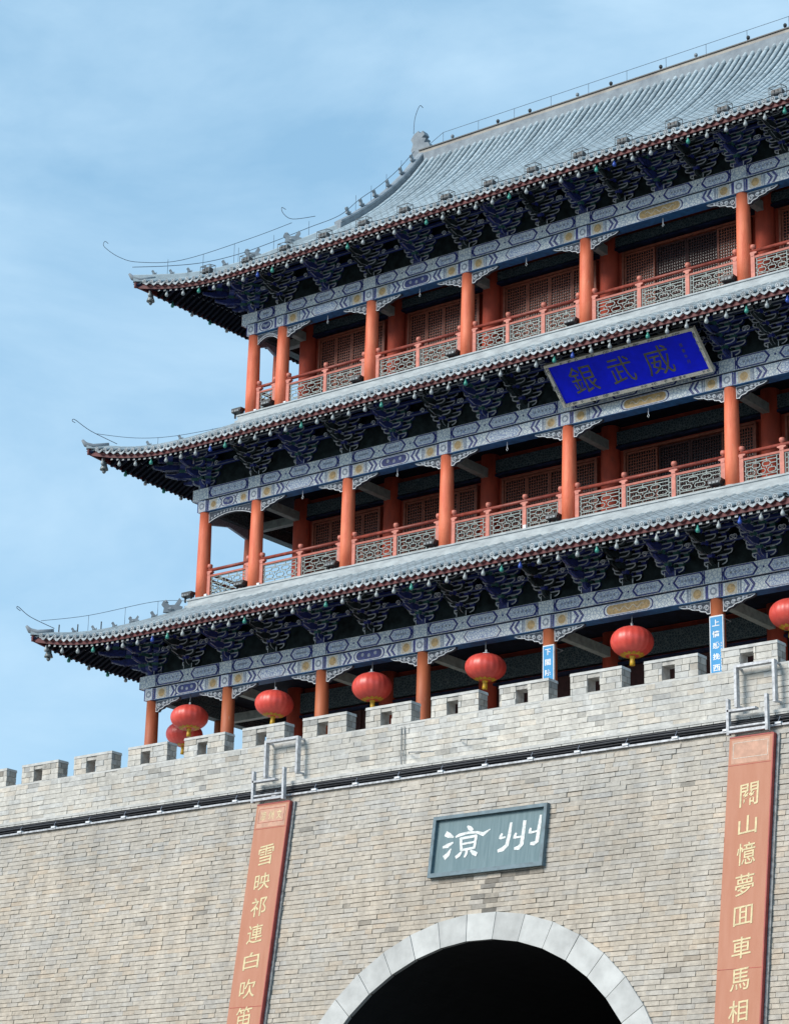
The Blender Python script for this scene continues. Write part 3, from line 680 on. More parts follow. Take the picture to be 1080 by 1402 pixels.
        q.build('apron', ['spandrel_ground', 'line_white'], tower)
        q = MB(); L2 = E_[kf] - .36
        q.plate([(-E_[kf] + .18, ZT[kf] - .02), (-E_[kf] + .18, ZT[kf] - .34), (-E_[kf] / 2, ZT[kf] - .16), (-.18, ZT[kf] - .34), (-.18, ZT[kf] - .02)], 'x', -x1 - .05, -x1 + .05, 0); q.build('apron', 'line_grey', tower)

# ---- bracket sets
def arm_profile(Ln, h): return [(-Ln / 2, h), (-Ln / 2, h * .5), (-Ln / 2 + .045, h * .18), (-Ln / 2 + .13, 0), (Ln / 2 - .13, 0), (Ln / 2 - .045, h * .18), (Ln / 2, h * .5), (Ln / 2, h)]
STEP = .30
def bracket_meshes(hb, c1, c2):
    th = hb / 4.45; ah = th * .62; bh = th - ah; mats = [c1, 'line_white', c2]; B = .034; R_ = {}
    def block(q, x_, y_, z_, m=2):
        a, b_ = .085, .062
        q.hexa([(x_ - b_, y_ - b_, z_), (x_ + b_, y_ - b_, z_), (x_ + b_, y_ + b_, z_), (x_ - b_, y_ + b_, z_), (x_ - a, y_ - a, z_ + bh), (x_ + a, y_ - a, z_ + bh), (x_ + a, y_ + a, z_ + bh), (x_ - a, y_ + a, z_ + bh)], m)
        rect(q, x_ - a * .9, x_ + a * .9, z_ + bh * .72, z_ + bh * .98, y_ - a - .004, 1)
    q = MB(); z0 = th * .62; q.hexa([(-.13, -.13, 0), (.13, -.13, 0), (.13, .13, 0), (-.13, .13, 0), (-.19, -.19, z0), (.19, -.19, z0), (.19, .19, z0), (-.19, .19, z0)])
    for u in (-.17, .15): rect(q, u, u + .02, .02, z0, -.196, 1)
    R_['bracket_block'] = [q.mesh('bracket_block', mats)]
    lat = {0: [(0, .70)], 1: [(0, 1.02), (-STEP, .72)], 2: [(0, 1.22), (-STEP, 1.02), (-2 * STEP, .74)], 3: [(-STEP, 1.24), (-2 * STEP, 1.06), (-3 * STEP, .82)]}
    arms = []
    for t in range(4):
        zz = z0 * .75 + t * th
        for y_, Ln in lat[t]:
            q = MB(); q.plate([(a, b_ + zz) for a, b_ in arm_profile(Ln, ah)][::1], 'y', y_ - .06, y_ + .06, 0, 0, B, 1)
            for u in (-Ln / 2 + .085, 0, Ln / 2 - .085): block(q, u, y_, zz + ah)
            arms.append(q.mesh('bracket_arm', mats))
        yo = -(t + 1) * STEP                # forward arm
        q = MB()
        if t == 0: pts = [(.30, zz + ah), (.30, zz), (yo + .14, zz), (yo + .04, zz + ah * .2), (yo - .02, zz + ah * .55), (yo - .02, zz + ah)]
        elif t < 3: pts = [(.30, zz + ah), (.30, zz), (yo + .16, zz - .02), (yo - .10, zz - .05), (yo - .36, zz + .02), (yo - .37, zz + .06), (yo - .16, zz + .075), (yo - .02, zz + ah)]
        else: pts = [(.30, zz + ah), (.30, zz), (yo + .30, zz), (yo + .06, zz - .02), (yo + .04, zz + ah * .6), (yo - .16, zz + ah + .16), (yo - .02, zz + ah + .22), (yo + .22, zz + ah * 1.1)]
        q.plate([(a, b_) for a, b_ in pts][::-1] if False else pts, 'x', -.05, .05, 0, 0, .026, 1)
        if t < 3: block(q, 0, yo, zz + ah)
        if t == 2:
            for sx in (-1, 1):
                q.tube([(sx * (.66 + .085 * (1 - u / 14) * math.cos(u * .75)), -STEP - .07, zz + th * .3 + .085 * (1 - u / 14) * math.sin(u * .75)) for u in range(12)], .016, 4, 1, False)
        arms.append(q.mesh('bracket_arm', mats))
    R_['bracket_arm'] = arms
    return R_
def place_bracket(ms, M):
    r_ = inst('bracket_set', ms['bracket_block'][0], tower, M)
    for a in ms['bracket_arm']: inst(a.name.split('.')[0], a, r_, M)
HB = {}
NB = {1: [1, 1, 1, 2, 3, 2, 1], 2: [0, 1, 1, 2, 3, 2, 1], 3: [0, 1, 1, 2, 3, 2, 1]}
for kf in (1, 2, 3):
    ys = -E_[kf]; zb0 = ZT[kf] + .78; HB[kf] = {1: 1.12, 2: 1.08, 3: 1.02}[kf]
    mA = bracket_meshes(HB[kf], 'paint_deepblue', 'paint_green'); mB_ = bracket_meshes(HB[kf], 'board_green', 'paint_blue')
    X = xcols(kf) + [C5 + A4 + A3]; n = 0
    for i, (xa, xb) in enumerate(zip(X, X[1:])):
        nb = NB[kf][i]
        for j in range(nb + 1):
            x_ = xa + (xb - xa) * j / (nb + 1)
            if x_ > XEND - .6: continue
            place_bracket((mA, mB_)[n % 2], T((x_, ys, zb0))); n += 1
    x1 = XI + E_[kf]
    place_bracket(mA, T((-x1, ys, zb0)) @ Matrix.Rotation(R(-45), 4, 'Z') @ Matrix.Diagonal((1, 1.35, 1, 1)))
    for i, y_ in enumerate([ys, 0, 1.7, 3.4, 5, 6.6, 8.3, 10, 10 + E_[kf]]): place_bracket((mA, mB_)[i % 2], T((-x1, y_, zb0)) @ Matrix.Rotation(R(-90), 4, 'Z'))
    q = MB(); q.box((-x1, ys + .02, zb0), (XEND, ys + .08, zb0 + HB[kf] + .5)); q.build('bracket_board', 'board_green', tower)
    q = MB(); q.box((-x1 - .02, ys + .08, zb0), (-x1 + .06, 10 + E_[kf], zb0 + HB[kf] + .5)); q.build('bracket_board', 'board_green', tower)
    # eave purlins with pale stripes
    yo = ys - 3 * STEP; xo = -x1 - 3 * STEP; zp = zb0 + HB[kf]
    q = MB(); q.box((xo, yo - .06, zp - .17), (XEND, yo + .06, zp - .02)); rect(q, xo, XEND, zp - .065, zp - .025, yo - .064, 1); rect(q, xo, XEND, zp - .168, zp - .132, yo - .064, 1); q.build('eave_tie', ['navy', 'line_white'], tower)
    q = MB(); q.tube([(xo - .3, yo, zp + .09), (XEND, yo, zp + .09)], .11, 10); q.build('eave_purlin', 'navy', tower, True)
    q = MB(); q.tube([(xo, yo - .3, zp + .09), (xo, 10 + E_[kf], zp + .09)], .11, 10); q.build('eave_purlin', 'navy', tower, True)
    for j in (1, 2):
        yy = ys - j * STEP; zz = zb0 + HB[kf] * (.52 + .235 * (j - 1)) + .04
        q = MB(); q.box((-x1 - j * STEP, yy - .04, zz), (XEND, yy + .04, zz + .10)); rect(q, -x1 - j * STEP, XEND, zz + .002, zz + .024, yy - .044, 1); q.build('bracket_tie', ['paint_deepblue', 'line_grey'], tower)

# ---- railings (upper two galleries)
def bar(q, p, r_, y, wd=.018, d=.028, m=0):
    a = Vector(p); b_ = Vector(r_); t = (b_ - a).normalized(); n_ = Vector((-t.y, t.x)) * wd / 2; a = a - t * wd * .4; b_ = b_ + t * wd * .4
    pts = [a + n_, a - n_, b_ - n_, b_ + n_]
    q.hexa([(p_.x, y + d / 2, p_.y) for p_ in pts] + [(p_.x, y - d / 2, p_.y) for p_ in pts], m)
def lattice(wd, ht):
    q = MB(); e = .012; s_ = .10
    for x_ in (e, wd - e): bar(q, (x_, 0), (x_, ht), 0)
    for x_ in (s_, wd - s_): bar(q, (x_, 0), (x_, ht), 0)
    for z_ in (e, ht - e): bar(q, (0, z_), (wd, z_), 0)
    for z_ in (ht * .16, ht * .84): bar(q, (s_, z_), (wd - s_, z_), 0)
    for f in (.25, .5, .75):
        bar(q, (0, ht * f), (s_, ht * f), 0); bar(q, (wd - s_, ht * f), (wd, ht * f), 0)
    n = max(2, round((wd - 2 * s_) / .36)); st = (wd - 2 * s_) / n; hw, hh = st * .40, ht * .15
    for row, zc, off in ((0, ht * .34, 0), (1, ht * .66, .5)):
        for i in range(n + (0 if not off else -1)):
            cx = s_ + (i + .5 + off) * st
            P = [(cx - hw, zc), (cx - hw * .7, zc + hh * .72), (cx + hw * .7, zc + hh * .72), (cx + hw, zc), (cx + hw * .7, zc - hh * .72), (cx - hw * .7, zc - hh * .72)]
            for a, b_ in zip(P, P[1:] + P[:1]): bar(q, a, b_, 0)
            bar(q, (cx, zc + hh * .72), (cx, ht * (.84 if row else .55)), 0); bar(q, (cx, zc - hh * .72), (cx, ht * (.16 if not row else .45)), 0)
        bar(q, (s_, zc), (s_ + (.10 + off) * st, zc), 0); bar(q, (wd - s_, zc), (wd - s_ - (.10 + off) * st, zc), 0)
    for i in range(1, n): bar(q, (s_ + i * st, ht * .84), (s_ + i * st, ht), 0); bar(q, (s_ + i * st, 0), (s_ + i * st, ht * .16), 0)
    return q.mesh('lattice_panel', 'lattice_pale')
pq_ = MB(); pq_.box((-.062, -.05, 0), (.062, .05, .86)); PB = pq_.mesh('post', 'post_red')
pq_ = MB(); pq_.plate([(-.05, .80), (.05, .80), (.06, .86), (.13, .885), (.13, .915), (.05, .93), (-.05, .93), (-.13, .915), (-.13, .885), (-.06, .86)], 'y', -.06, .06); PC = pq_.mesh('rail_bracket', 'post_red')
pq_ = MB(); pq_.lathe((0, 0, 0), [(.045, .98), (.045, 1.03), (.075, 1.045), (.082, 1.075), (.082, 1.125), (.07, 1.15), (.02, 1.155)], 12); PF = pq_.mesh('finial', 'post_red', True)
def railing(p0, p1, npan, base):
    """a run of railing from p0 to p1 (plan points)"""
    a, b_ = Vector(p0), Vector(p1); Ln = (b_ - a).length; an = math.atan2(b_.y - a.y, b_.x - a.x)
    M = T((a.x, a.y, base)) @ Matrix.Rotation(an, 4, 'Z')
    root = inst('railing', None, tower, M)
    def add(name, me, x_=0, z_=0): return inst(name, me, root, M @ T((x_, 0, z_)))
    q = MB(); q.tube([(0, 0, .965), (Ln, 0, .965)], .052, 10); add('handrail', q.mesh('handrail', 'rail_red', True))
    q = MB(); q.box((0, -.04, .74), (Ln, .04, .80)); add('mid_rail', q.mesh('mid_rail', 'mid_red'))
    q = MB(); q.box((0, -.042, .02), (Ln, .042, .15)); add('bottom_rail', q.mesh('bottom_rail', 'rail_red'))
    st = Ln / npan
    me = lattice(st - .14, .58)
    for i in range(npan + 1):
        x_ = min(max(i * st, .06), Ln - .06)
        add('post', PB, x_); add('rail_bracket', PC, x_); add('finial', PF, x_)
        if i < npan: add('lattice_panel', me, i * st + .07, .155)
NP = [1, 2, 2, 3, 3, 3]
for kf in (2, 3):
    X = xcols(kf); ys = -E_[kf]; x1 = XI + E_[kf]
    for i, (xa, xb) in enumerate(zip(X, X[1:])): railing((xa + .22, ys), (xb - .22, ys), NP[i], ZB[kf])
    railing((X[-1] + .22, ys), (XEND, ys), 1, ZB[kf])
    for ya, yb_, n in ((ys, 0, 1), (0, 3.4, 2), (3.4, 6.6, 2), (6.6, 10, 2), (10, 10 + E_[kf], 1)): railing((-x1, yb_ - .22), (-x1, ya + .22), n, ZB[kf])

# ---- lattice windows and doors of the inner wall
def window_panel(wd, ht, mt='window_wood', z_l=.72):
    q = MB(); t = .055
    q.box((0, -.05, 0), (t, .0, ht)); q.box((wd - t, -.05, 0), (wd, .0, ht)); q.box((t, -.049, ht - t), (wd - t, .0, ht)); q.box((t, -.049, 0), (wd - t, .0, t)); q.box((t, -.049, z_l - t), (wd - t, 0, z_l)); q.box((t, -.03, t), (wd - t, 0, z_l - t))
    fr = q.mesh('window', mt)
    q = MB(); nx = max(5, round((wd - 2 * t) / .085)); a0, a1, b0, b1 = t, wd - t, z_l, ht - t; nz = round((b1 - b0) / .09)
    for i in range(1, nx): x_ = a0 + (a1 - a0) * i / nx; q.box((x_ - .011, -.038, b0), (x_ + .011, -.012, b1))
    for i in range(1, nz): z_ = b0 + (b1 - b0) * i / nz; q.box((a0, -.036, z_ - .011), (a1, -.014, z_ + .011))
    la = q.mesh('window_lattice', mt)
    q = MB(); q.box((a0, -.008, b0), (a1, -.002, b1)); pa = q.mesh('paper_pane', 'glass_dark')
    return fr, la, pa
for kf in (2, 3):
    top = 2.60; cache = {}
    for i, (xa, xb) in enumerate(zip(XCOLS[:-1], XCOLS[1:])):
        a, b_ = xa + .52, xb - .52; n = 4; wd = (b_ - a) / n
        key = round(wd, 3)
        if key not in cache: cache[key] = (window_panel(wd - .012, top), window_panel(wd - .012, top, 'window_dark'))
        for j in range(n):
            dark = (i == 3 and j in (1, 2)); fr, la, pa = cache[key][1 if dark else 0]
            M = T((a + j * wd + .006, .04 if not dark else .10, ZB[kf] + .02))
            wo = inst('window', fr, tower, M); inst('window_lattice', la, wo, M); inst('paper_pane', pa, wo, M)
        q = MB(); q.box((a - .07, -.05, ZB[kf]), (a - .003, .10, ZB[kf] + top + .10)); q.box((b_ + .003, -.05, ZB[kf]), (b_ + .07, .10, ZB[kf] + top + .10)); q.box((a - .003, -.048, ZB[kf] + top + .03), (b_ + .003, .10, ZB[kf] + top + .10))
        q.build('window_frame', 'window_wood', tower)
for i, (xa, xb) in enumerate(zip(XCOLS[:-1], XCOLS[1:])):          # dark doors of the ground storey
    q = MB(); q.box((xa + .3, .02, ZB[1]), (xb - .3, .08, ZB[1] + 4.34)); 
    for j in range(1, 4): u = xa + .3 + (xb - xa - .6) * j / 4; q.box((u - .04, -.02, ZB[1]), (u + .04, .02, ZB[1] + 4.34))
    q.build('door', 'window_dark', tower)

# ---- roofs
PROF3 = [(-3.432, 31.40), (-2.5, 31.90), (-1.5, 32.50), (0, 33.62), (1.19, 34.50), (2.14, 35.30), (3.1, 36.20), (4.0, 37.17), (5.0, 38.46)]
def lerp_prof(y):
    P = PROF3
    if y <= P[0][0]: return P[0][1] + (y - P[0][0]) * .5 + H
    for (a, za), (b_, zb_) in zip(P, P[1:]):
        if y <= b_: t = (y - a) / (b_ - a); return za + (zb_ - za) * t + H
    return P[-1][1] + H
class Roof:
    def __init__(s, kf):
        s.k = kf; s.e = E_[kf]; s.x1 = XI + s.e; s.xc = s.x1 + OV[kf]; s.yc = s.e + OV[kf]; s.fo = FO[kf]; s.fl = FL[kf]
        if kf < 3:
            s.ytop = -(E_[kf + 1] + .32); s.ztop = ZB[kf + 1] - .30; s.run = s.ytop + s.yc; s.rise = s.ztop - ZE[kf]
        else: s.ytop = YR
    def flare(s, x_): t = (-x_ - (s.xc - 3.6)) / (3.6 + s.fo); t = min(1, max(0, t)); return t ** 2.7
    def eave(s, x_): return -s.yc - s.fo * s.flare(x_)
    def z(s, x_, y_):
        if s.k < 3:
            u = (y_ + s.yc) / s.run; zz = ZE[s.k] + s.rise * (.86 * u + .14 * u * u if u > 0 else .86 * u)
        else: u = min(1, (y_ + s.yc) / 4.2); zz = lerp_prof(y_)
        return zz + s.fl * s.flare(x_) * max(0, 1 - max(0, u)) ** 1.4 if True else zz
    def hip_y(s, x_):                        # depth where the slope at x meets the hip (or the top)
        yh = x_ + s.x1 - s.e
        if s.k == 3: return YR if x_ > -XG + .02 else min(yh, YR)
        return min(yh, s.ytop)
    def hip_pts(s, n=22):
        xa = -(s.xc + s.fo); xb = (s.ytop + s.e - s.x1) if s.k < 3 else -XG
        return [(xa + (xb - xa) * i / n, xa + (xb - xa) * i / n + s.x1 - s.e) for i in range(n + 1)]
ROW = .257; XROW = 5.9
def path_row(rf, x_, n=14):
    ya, yb_ = rf.eave(x_), rf.hip_y(x_); n = max(2, int((yb_ - ya) / .30))
    return [Vector((x_, ya + (yb_ - ya) * i / n, rf.z(x_, ya + (yb_ - ya) * i / n))) for i in range(n + 1)]
def row_mesh(pts, x0):
    """cover tiles of one row with round end tile, and the drip tile beside it, in local x"""
    q = MB(); r_ = .072; rel = [Vector((p.x - x0, p.y, p.z)) for p in pts]
    for a, b_ in zip(rel, rel[1:]):          # each tile slightly tapered, overlapping the next
        d = (b_ - a).normalized(); nn = Vector((0, -d.z, d.y))
        def arc_(c, rr): return [c + Vector((rr * math.cos(t), 0, 0)) + nn * rr * math.sin(t) * 1.05 for t in [math.pi * (.0 + i / 6) for i in range(7)]]
        A, B_ = arc_(a, r_ * 1.05), arc_(b_ + d * .02, r_ * .95); b0 = len(q.v); q.v += [tuple(v) for v in A + B_]
        for i in range(6): q.f.append((b0 + i, b0 + 7 + i, b0 + 8 + i, b0 + 1 + i)); q.m.append(0)
    c = rel[0]; n = 10; rr = .078           # round end
    f = [(c.x + rr * math.cos(2 * math.pi * i / n), c.y - .03, c.z + .012 + rr * math.sin(2 * math.pi * i / n)) for i in range(n)]
    bk = [(p[0], p[1] + .05, p[2]) for p in f]
    q.face(f[::1], 1)
    for i in range(n): q.face([f[i], bk[i], bk[(i + 1) % n], f[(i + 1) % n]], 1)
    ring = [(c.x + .050 * math.cos(2 * math.pi * i / n), c.y - .034, c.z + .012 + .050 * math.sin(2 * math.pi * i / n)) for i in range(n)]
    q.face(ring, 2); q.face([(c.x + .030 * math.cos(2 * math.pi * i / n), c.y - .037, c.z + .012 + .030 * math.sin(2 * math.pi * i / n)) for i in range(n)], 1)
    h = ROW / 2; ol = [(-.118, .0), (-.108, -.055), (-.062, -.10), (0, -.135), (.062, -.10), (.108, -.055), (.118, .0), (0, -.05)]      # drip tile tongue
    fr = [(c.x + h + u, c.y - .02 - .03 * (v / -.17), c.z - .02 + v) for u, v in ol]; bk = [(u, v + .025, w_) for u, v, w_ in fr]
    for quad in ((0, 1, 2, 7), (7, 2, 3, 4), (7, 4, 5, 6)):
        q.face([fr[i] for i in quad], 1); q.face([bk[i] for i in reversed(quad)], 1)
    for i in range(7): q.face([fr[i], bk[i], bk[i + 1], fr[i + 1]], 1)
    return q.mesh('tile_row', ['tile', 'tile_end', 'tile_mark'])
SEC = {}
def jig(xa):                                # rows laid by hand: never quite straight
    return T((xa + random.uniform(-.007, .007), random.uniform(-.015, .015), random.uniform(-.008, .006))) @ Matrix.Rotation(R(random.uniform(-.07, .07)), 4, 'Z')
for kf in (1, 2, 3):
    rf = Roof(kf); SEC[kf] = rf
    root = empty('tiled_roof', (0, -rf.yc, ZE[kf]), tower)
    # pan tiles: a corrugated sheet, one trough between two cover rows (front)
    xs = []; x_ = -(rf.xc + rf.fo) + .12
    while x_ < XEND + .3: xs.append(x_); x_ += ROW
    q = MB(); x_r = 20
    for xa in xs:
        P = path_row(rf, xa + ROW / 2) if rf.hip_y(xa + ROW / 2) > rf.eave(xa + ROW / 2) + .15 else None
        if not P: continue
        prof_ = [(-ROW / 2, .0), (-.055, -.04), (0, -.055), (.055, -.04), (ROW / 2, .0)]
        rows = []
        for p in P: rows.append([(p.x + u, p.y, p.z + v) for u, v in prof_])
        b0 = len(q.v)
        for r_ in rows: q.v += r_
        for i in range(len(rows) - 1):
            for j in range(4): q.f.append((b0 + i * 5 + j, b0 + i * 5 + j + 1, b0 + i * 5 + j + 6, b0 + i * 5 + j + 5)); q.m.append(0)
    q.build('pan_tiles', 'tile_pan_shaded', root, kind='stuff')
    # plain continuation beyond the frame on the right and the slopes behind
    q = MB(); P = path_row(rf, 0.0)
    for a, b_ in zip(P, P[1:]): q.face([(XEND + .3, a.y, a.z), (rf.xc - 1 if kf < 3 else XG, a.y, a.z), (rf.xc - 1 if kf < 3 else XG, b_.y, b_.z), (XEND + .3, b_.y, b_.z)])
    if kf == 3:
        for a, b_ in zip(P, P[1:]): q.face([(-XG, 2 * YR - a.y, a.z), (XG, 2 * YR - a.y, a.z), (XG, 2 * YR - b_.y, b_.z), (-XG, 2 * YR - b_.y, b_.z)])
    q.build('roof_slope', 'tile', root)
    # side slope on the left
    q = MB(); yend = 10 + E_[kf] + OV[kf]; cy_ = YR
    def side_pt(t_out, y_):                  # mirror of the front slope about the diagonal
        xm = y_ - rf.x1 + rf.e               # the front x that matches this depth
        if y_ > cy_: xm = (2 * cy_ - y_) - rf.x1 + rf.e
        xm = min(xm, 0)
        return xm
    n = 60; Ys = [-(rf.yc + rf.fo) + (2 * (rf.yc + rf.fo) + 10) * i / n for i in range(n + 1)]
    def spt(y_, v):
        ym = y_ if y_ <= cy_ else 2 * cy_ - y_
        xm = ym + rf.e - rf.x1                # equivalent front x
        ea = rf.eave(xm); hy = min(rf.hip_y(xm), rf.ytop if kf < 3 else .64)
        f = ea + (hy - ea) * v
        return (f + rf.e - rf.x1, y_, rf.z(xm, f))
    for a, b_ in zip(Ys, Ys[1:]):
        for j in range(6): q.face([spt(a, j / 6), spt(b_, j / 6), spt(b_, (j + 1) / 6), spt(a, (j + 1) / 6)])
    q.build('roof_slope', 'tile', root)
    q = MB(); ysd = Ys[0] + .2                # side cover tiles
    while ysd < Ys[-1] - .2:
        for a, b_ in zip([spt(ysd, j / 8) for j in range(8)], [spt(ysd, (j + 1) / 8) for j in range(8)]): q.tube([a, b_], .078, 6, 0, False)
        c = spt(ysd, 0); q.hexa([(c[0] - .03, c[1] - .09, c[2] - .1), (c[0] + .02, c[1] - .09, c[2] - .1), (c[0] + .02, c[1] + .09, c[2] - .1), (c[0] - .03, c[1] + .09, c[2] - .1), (c[0] - .03, c[1] - .09, c[2] + .1), (c[0] + .02, c[1] - .09, c[2] + .1), (c[0] + .02, c[1] + .09, c[2] + .1), (c[0] - .03, c[1] + .09, c[2] + .1)], 1)
        q.hexa([(c[0] - .03, c[1] + .07, c[2] - .14), (c[0], c[1] + .07, c[2] - .14), (c[0], c[1] + .19, c[2] - .14), (c[0] - .03, c[1] + .19, c[2] - .14), (c[0] - .02, c[1] + .03, c[2]), (c[0], c[1] + .03, c[2]), (c[0], c[1] + .24, c[2]), (c[0] - .02, c[1] + .24, c[2])], 1)
        ysd += ROW
    q.build('side_tiles', ['tile', 'tile_end'], root, kind='stuff')
    # cover tile rows, one object each
    common = None; far = MB()
    for xa in xs:
        if xa > XROW:
            for a, b_ in zip(path_row(rf, xa), path_row(rf, xa)[1:]): far.tube([a, b_], .078, 6, 0, False)
            continue
        if rf.hip_y(xa) < rf.eave(xa) + .15: continue
        P = path_row(rf, xa)
        if rf.flare(xa) > 0 or rf.hip_y(xa) < (rf.ytop if kf < 3 else YR) - .001: inst('tile_row', row_mesh(P, xa), root, jig(xa))
        else:
            if common is None: common = row_mesh(P, xa)
            inst('tile_row', common, root, jig(xa))
    far.build('tile_rows', 'tile', root, kind='stuff')
    # under-eave: red fascia, soffit boards, rafters
    ex = [-(rf.xc + rf.fo) + i * .30 for i in range(int((XEND + rf.xc + rf.fo) / .30) + 1)]
    q = MB(); qs = MB()
    for a, b_ in zip(ex, ex[1:]):
        ya, yb_ = rf.eave(a) + .05, rf.eave(b_) + .05; za, zb_ = rf.z(a, ya) - .07, rf.z(b_, yb_) - .07
        q.hexa([(a, ya, za - .165), (b_, yb_, zb_ - .165), (b_, yb_ + .06, zb_ - .155), (a, ya + .06, za - .155), (a, ya, za), (b_, yb_, zb_), (b_, yb_ + .06, zb_ + .01), (a, ya + .06, za + .01)])
        ia, ib = min(rf.hip_y(a), -rf.e + .1), min(rf.hip_y(b_), -rf.e + .1); n = 5
        for j in range(n):
            f0, f1 = j / n, (j + 1) / n
            pa0, pa1 = ya + (ia - ya) * f0, ya + (ia - ya) * f1; pb0, pb1 = yb_ + (ib - yb_) * f0, yb_ + (ib - yb_) * f1
            qs.face([(a, pa0, rf.z(a, pa0) - .12), (a, pa1, rf.z(a, pa1) - .12), (b_, pb1, rf.z(b_, pb1) - .12), (b_, pb0, rf.z(b_, pb0) - .12)])
    q.build('eave_fascia', 'fascia_red', root)
    # mirrored soffit and fascia for the left side
    q2 = MB()
    sw = lambda p: (p[1] + rf.e - rf.x1, p[0] + rf.x1 - rf.e, p[2])
    lim = 10 + rf.yc
    for f in q.f: 
        pts = [sw(q.v[i]) for i in f]
        if max(p[1] for p in pts) < lim: q2.face(pts[::-1])
    q2.build('eave_fascia', 'fascia_red', root)
    n0 = list(zip(qs.f, qs.m))
    for f, m in n0:
        pts = [sw(qs.v[i]) for i in f]
        if max(p[1] for p in pts) < lim: qs.face(pts[::-1])
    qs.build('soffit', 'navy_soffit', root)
    q = MB(); x_ = -(rf.xc + rf.fo) + .2
    def rafter(x_, mirror):
        ya = rf.eave(x_) + .10; yb_ = min(rf.hip_y(x_) - .05, -rf.e)
        S = sw if mirror else (lambda p: p)
        if yb_ - ya > .3:
            yc_ = min(ya + .95, yb_); a = (x_, ya, rf.z(x_, ya) - .275); b_ = (x_, yc_, rf.z(x_, yc_) - .20)
            w_ = .045
            P = [(a[0] - w_, a[1], a[2] - w_), (a[0] + w_, a[1], a[2] - w_), (a[0] + w_, a[1], a[2] + w_), (a[0] - w_, a[1], a[2] + w_), (b_[0] - w_, b_[1], b_[2] - w_), (b_[0] + w_, b_[1], b_[2] - w_), (b_[0] + w_, b_[1], b_[2] + w_), (b_[0] - w_, b_[1], b_[2] + w_)]
            b0 = len(q.v); q.v += [S(p) for p in P]
            for f, m in (((0, 1, 2, 3), 1), ((0, 4, 5, 1), 0), ((1, 5, 6, 2), 0), ((2, 6, 7, 3), 0), ((3, 7, 4, 0), 0)): q.f.append(tuple(b0 + i for i in f)); q.m.append(m)
        ya += .62
        if yb_ - ya > .25:
            pts = [S((x_, ya + (yb_ - ya) * t, rf.z(x_, ya + (yb_ - ya) * t) - .30)) for t in (0, .5, 1)]
            q.tube(pts, .048, 7, 0, False)
            c = Vector(pts[0]); d = (Vector(pts[0]) - Vector(pts[1])).normalized()
            q.tube([c, c + d * .012], .040, 7, 1, True)
    while x_ < XEND:
        rafter(x_, False); x_ += .205
    x_ = -(rf.xc + rf.fo) + .2
    while x_ < -rf.xc + 16: rafter(x_, True); x_ += .205
    q.build('rafters', ['navy_soffit', 'rafter_end'], root, kind='stuff')
    # hip ridge, corner beam
    hp = rf.hip_pts(); hz = [rf.z(a, b_) for a, b_ in hp]
    q = MB(); rings = []; hw = .085; hh = .09 if kf < 3 else .24
    for (a, b_), z_ in zip(hp, hz):
        u = Vector((1, -1, 0)).normalized() * hw
        rings.append([(a - u.x, b_ - u.y, z_ - .03), (a + u.x, b_ + u.y, z_ - .03), (a + u.x * .9, b_ + u.y * .9, z_ + hh * .8), (a, b_, z_ + hh), (a - u.x * .9, b_ - u.y * .9, z_ + hh * .8)])
    q.ring(rings); q.build('hip_ridge', 'tile', root)
    a, b_ = hp[0]; z_ = hz[0]               # curled end tile
    q = MB(); q.tube([(a + .5, b_ + .5, rf.z(a + .5, b_ + .5) + .1), (a + .15, b_ + .15, z_ + .06), (a - .02, b_ - .02, z_ + .12), (a - .10, b_ - .10, z_ + .26)], [.09, .10, .085, .04], 8); q.build('ridge_end', 'ridge_grey', root, True)
    q = MB(); q.tube([(a + .08, b_ + .08, z_ - .13), (a + .8, b_ + .8, rf.z(a + .8, b_ + .8) - .28), (a + 2.4, b_ + 2.4, rf.z(a + 2.4, b_ + 2.4) - .34)], [.09, .12, .13], 4); q.build('corner_beam', 'navy', root)
    if kf < 3:                               # lime-washed flashing ridge along the top of the skirt roof
        q = MB(); yt = rf.ytop; zt_ = rf.ztop; xl = -(XI + E_[kf + 1]) - .32
        q.box((xl - .05, yt - .06, zt_ - .05), (XEND + 4, yt + .16, zt_ + .13)); q.box((xl + .02, yt + .0, zt_ + .13), (XEND + 4, yt + .2, zt_ + .28)); q.box((xl - .02, yt - .03, zt_ + .28), (XEND + 4, yt + .2, zt_ + .325))
        q.build('flashing_ridge', 'ridge_lime', root)
        q = MB(); q.box((xl - .05, yt + .161, zt_ - .05), (xl + .17, 10 + 2 * YR - 10 + E_[kf + 1] + .3, zt_ + .30)); q.build('flashing_ridge', 'ridge_lime', root)
    else:
        P = [(y_, rf.z(-XG + .5, y_)) for y_ in [.50 + (YR - .50) * i / 16 for i in range(17)]]
        q = MB(); q.ring([[(-XG - .13, y_, z_ - .1), (-XG + .13, y_, z_ - .1), (-XG + .13, y_, z_ + .26), (-XG + .17, y_, z_ + .28), (-XG + .15, y_, z_ + .35), (-XG, y_, z_ + .38), (-XG - .15, y_, z_ + .35), (-XG - .13, y_, z_ + .26)] for y_, z_ in P])
        q.build('gable_ridge', 'ridge_grey', root)
        q = MB(); q.ring([[(-XG - .13, 2 * YR - y_, z_ - .1), (-XG + .13, 2 * YR - y_, z_ - .1), (-XG + .13, 2 * YR - y_, z_ + .40), (-XG - .13, 2 * YR - y_, z_ + .40)] for y_, z_ in P]); q.build('gable_ridge', 'ridge_grey', root)
        q = MB(); q.face([(-XG + .02, .6, 33.6 + H)] + [(-XG + .02, y_, z_) for y_, z_ in P] + [(-XG + .02, 2 * YR - y_, z_) for y_, z_ in reversed(P)]); q.build('gable_board', 'wall_red', root)
        zr = 38.20 + H                       # main ridge in courses
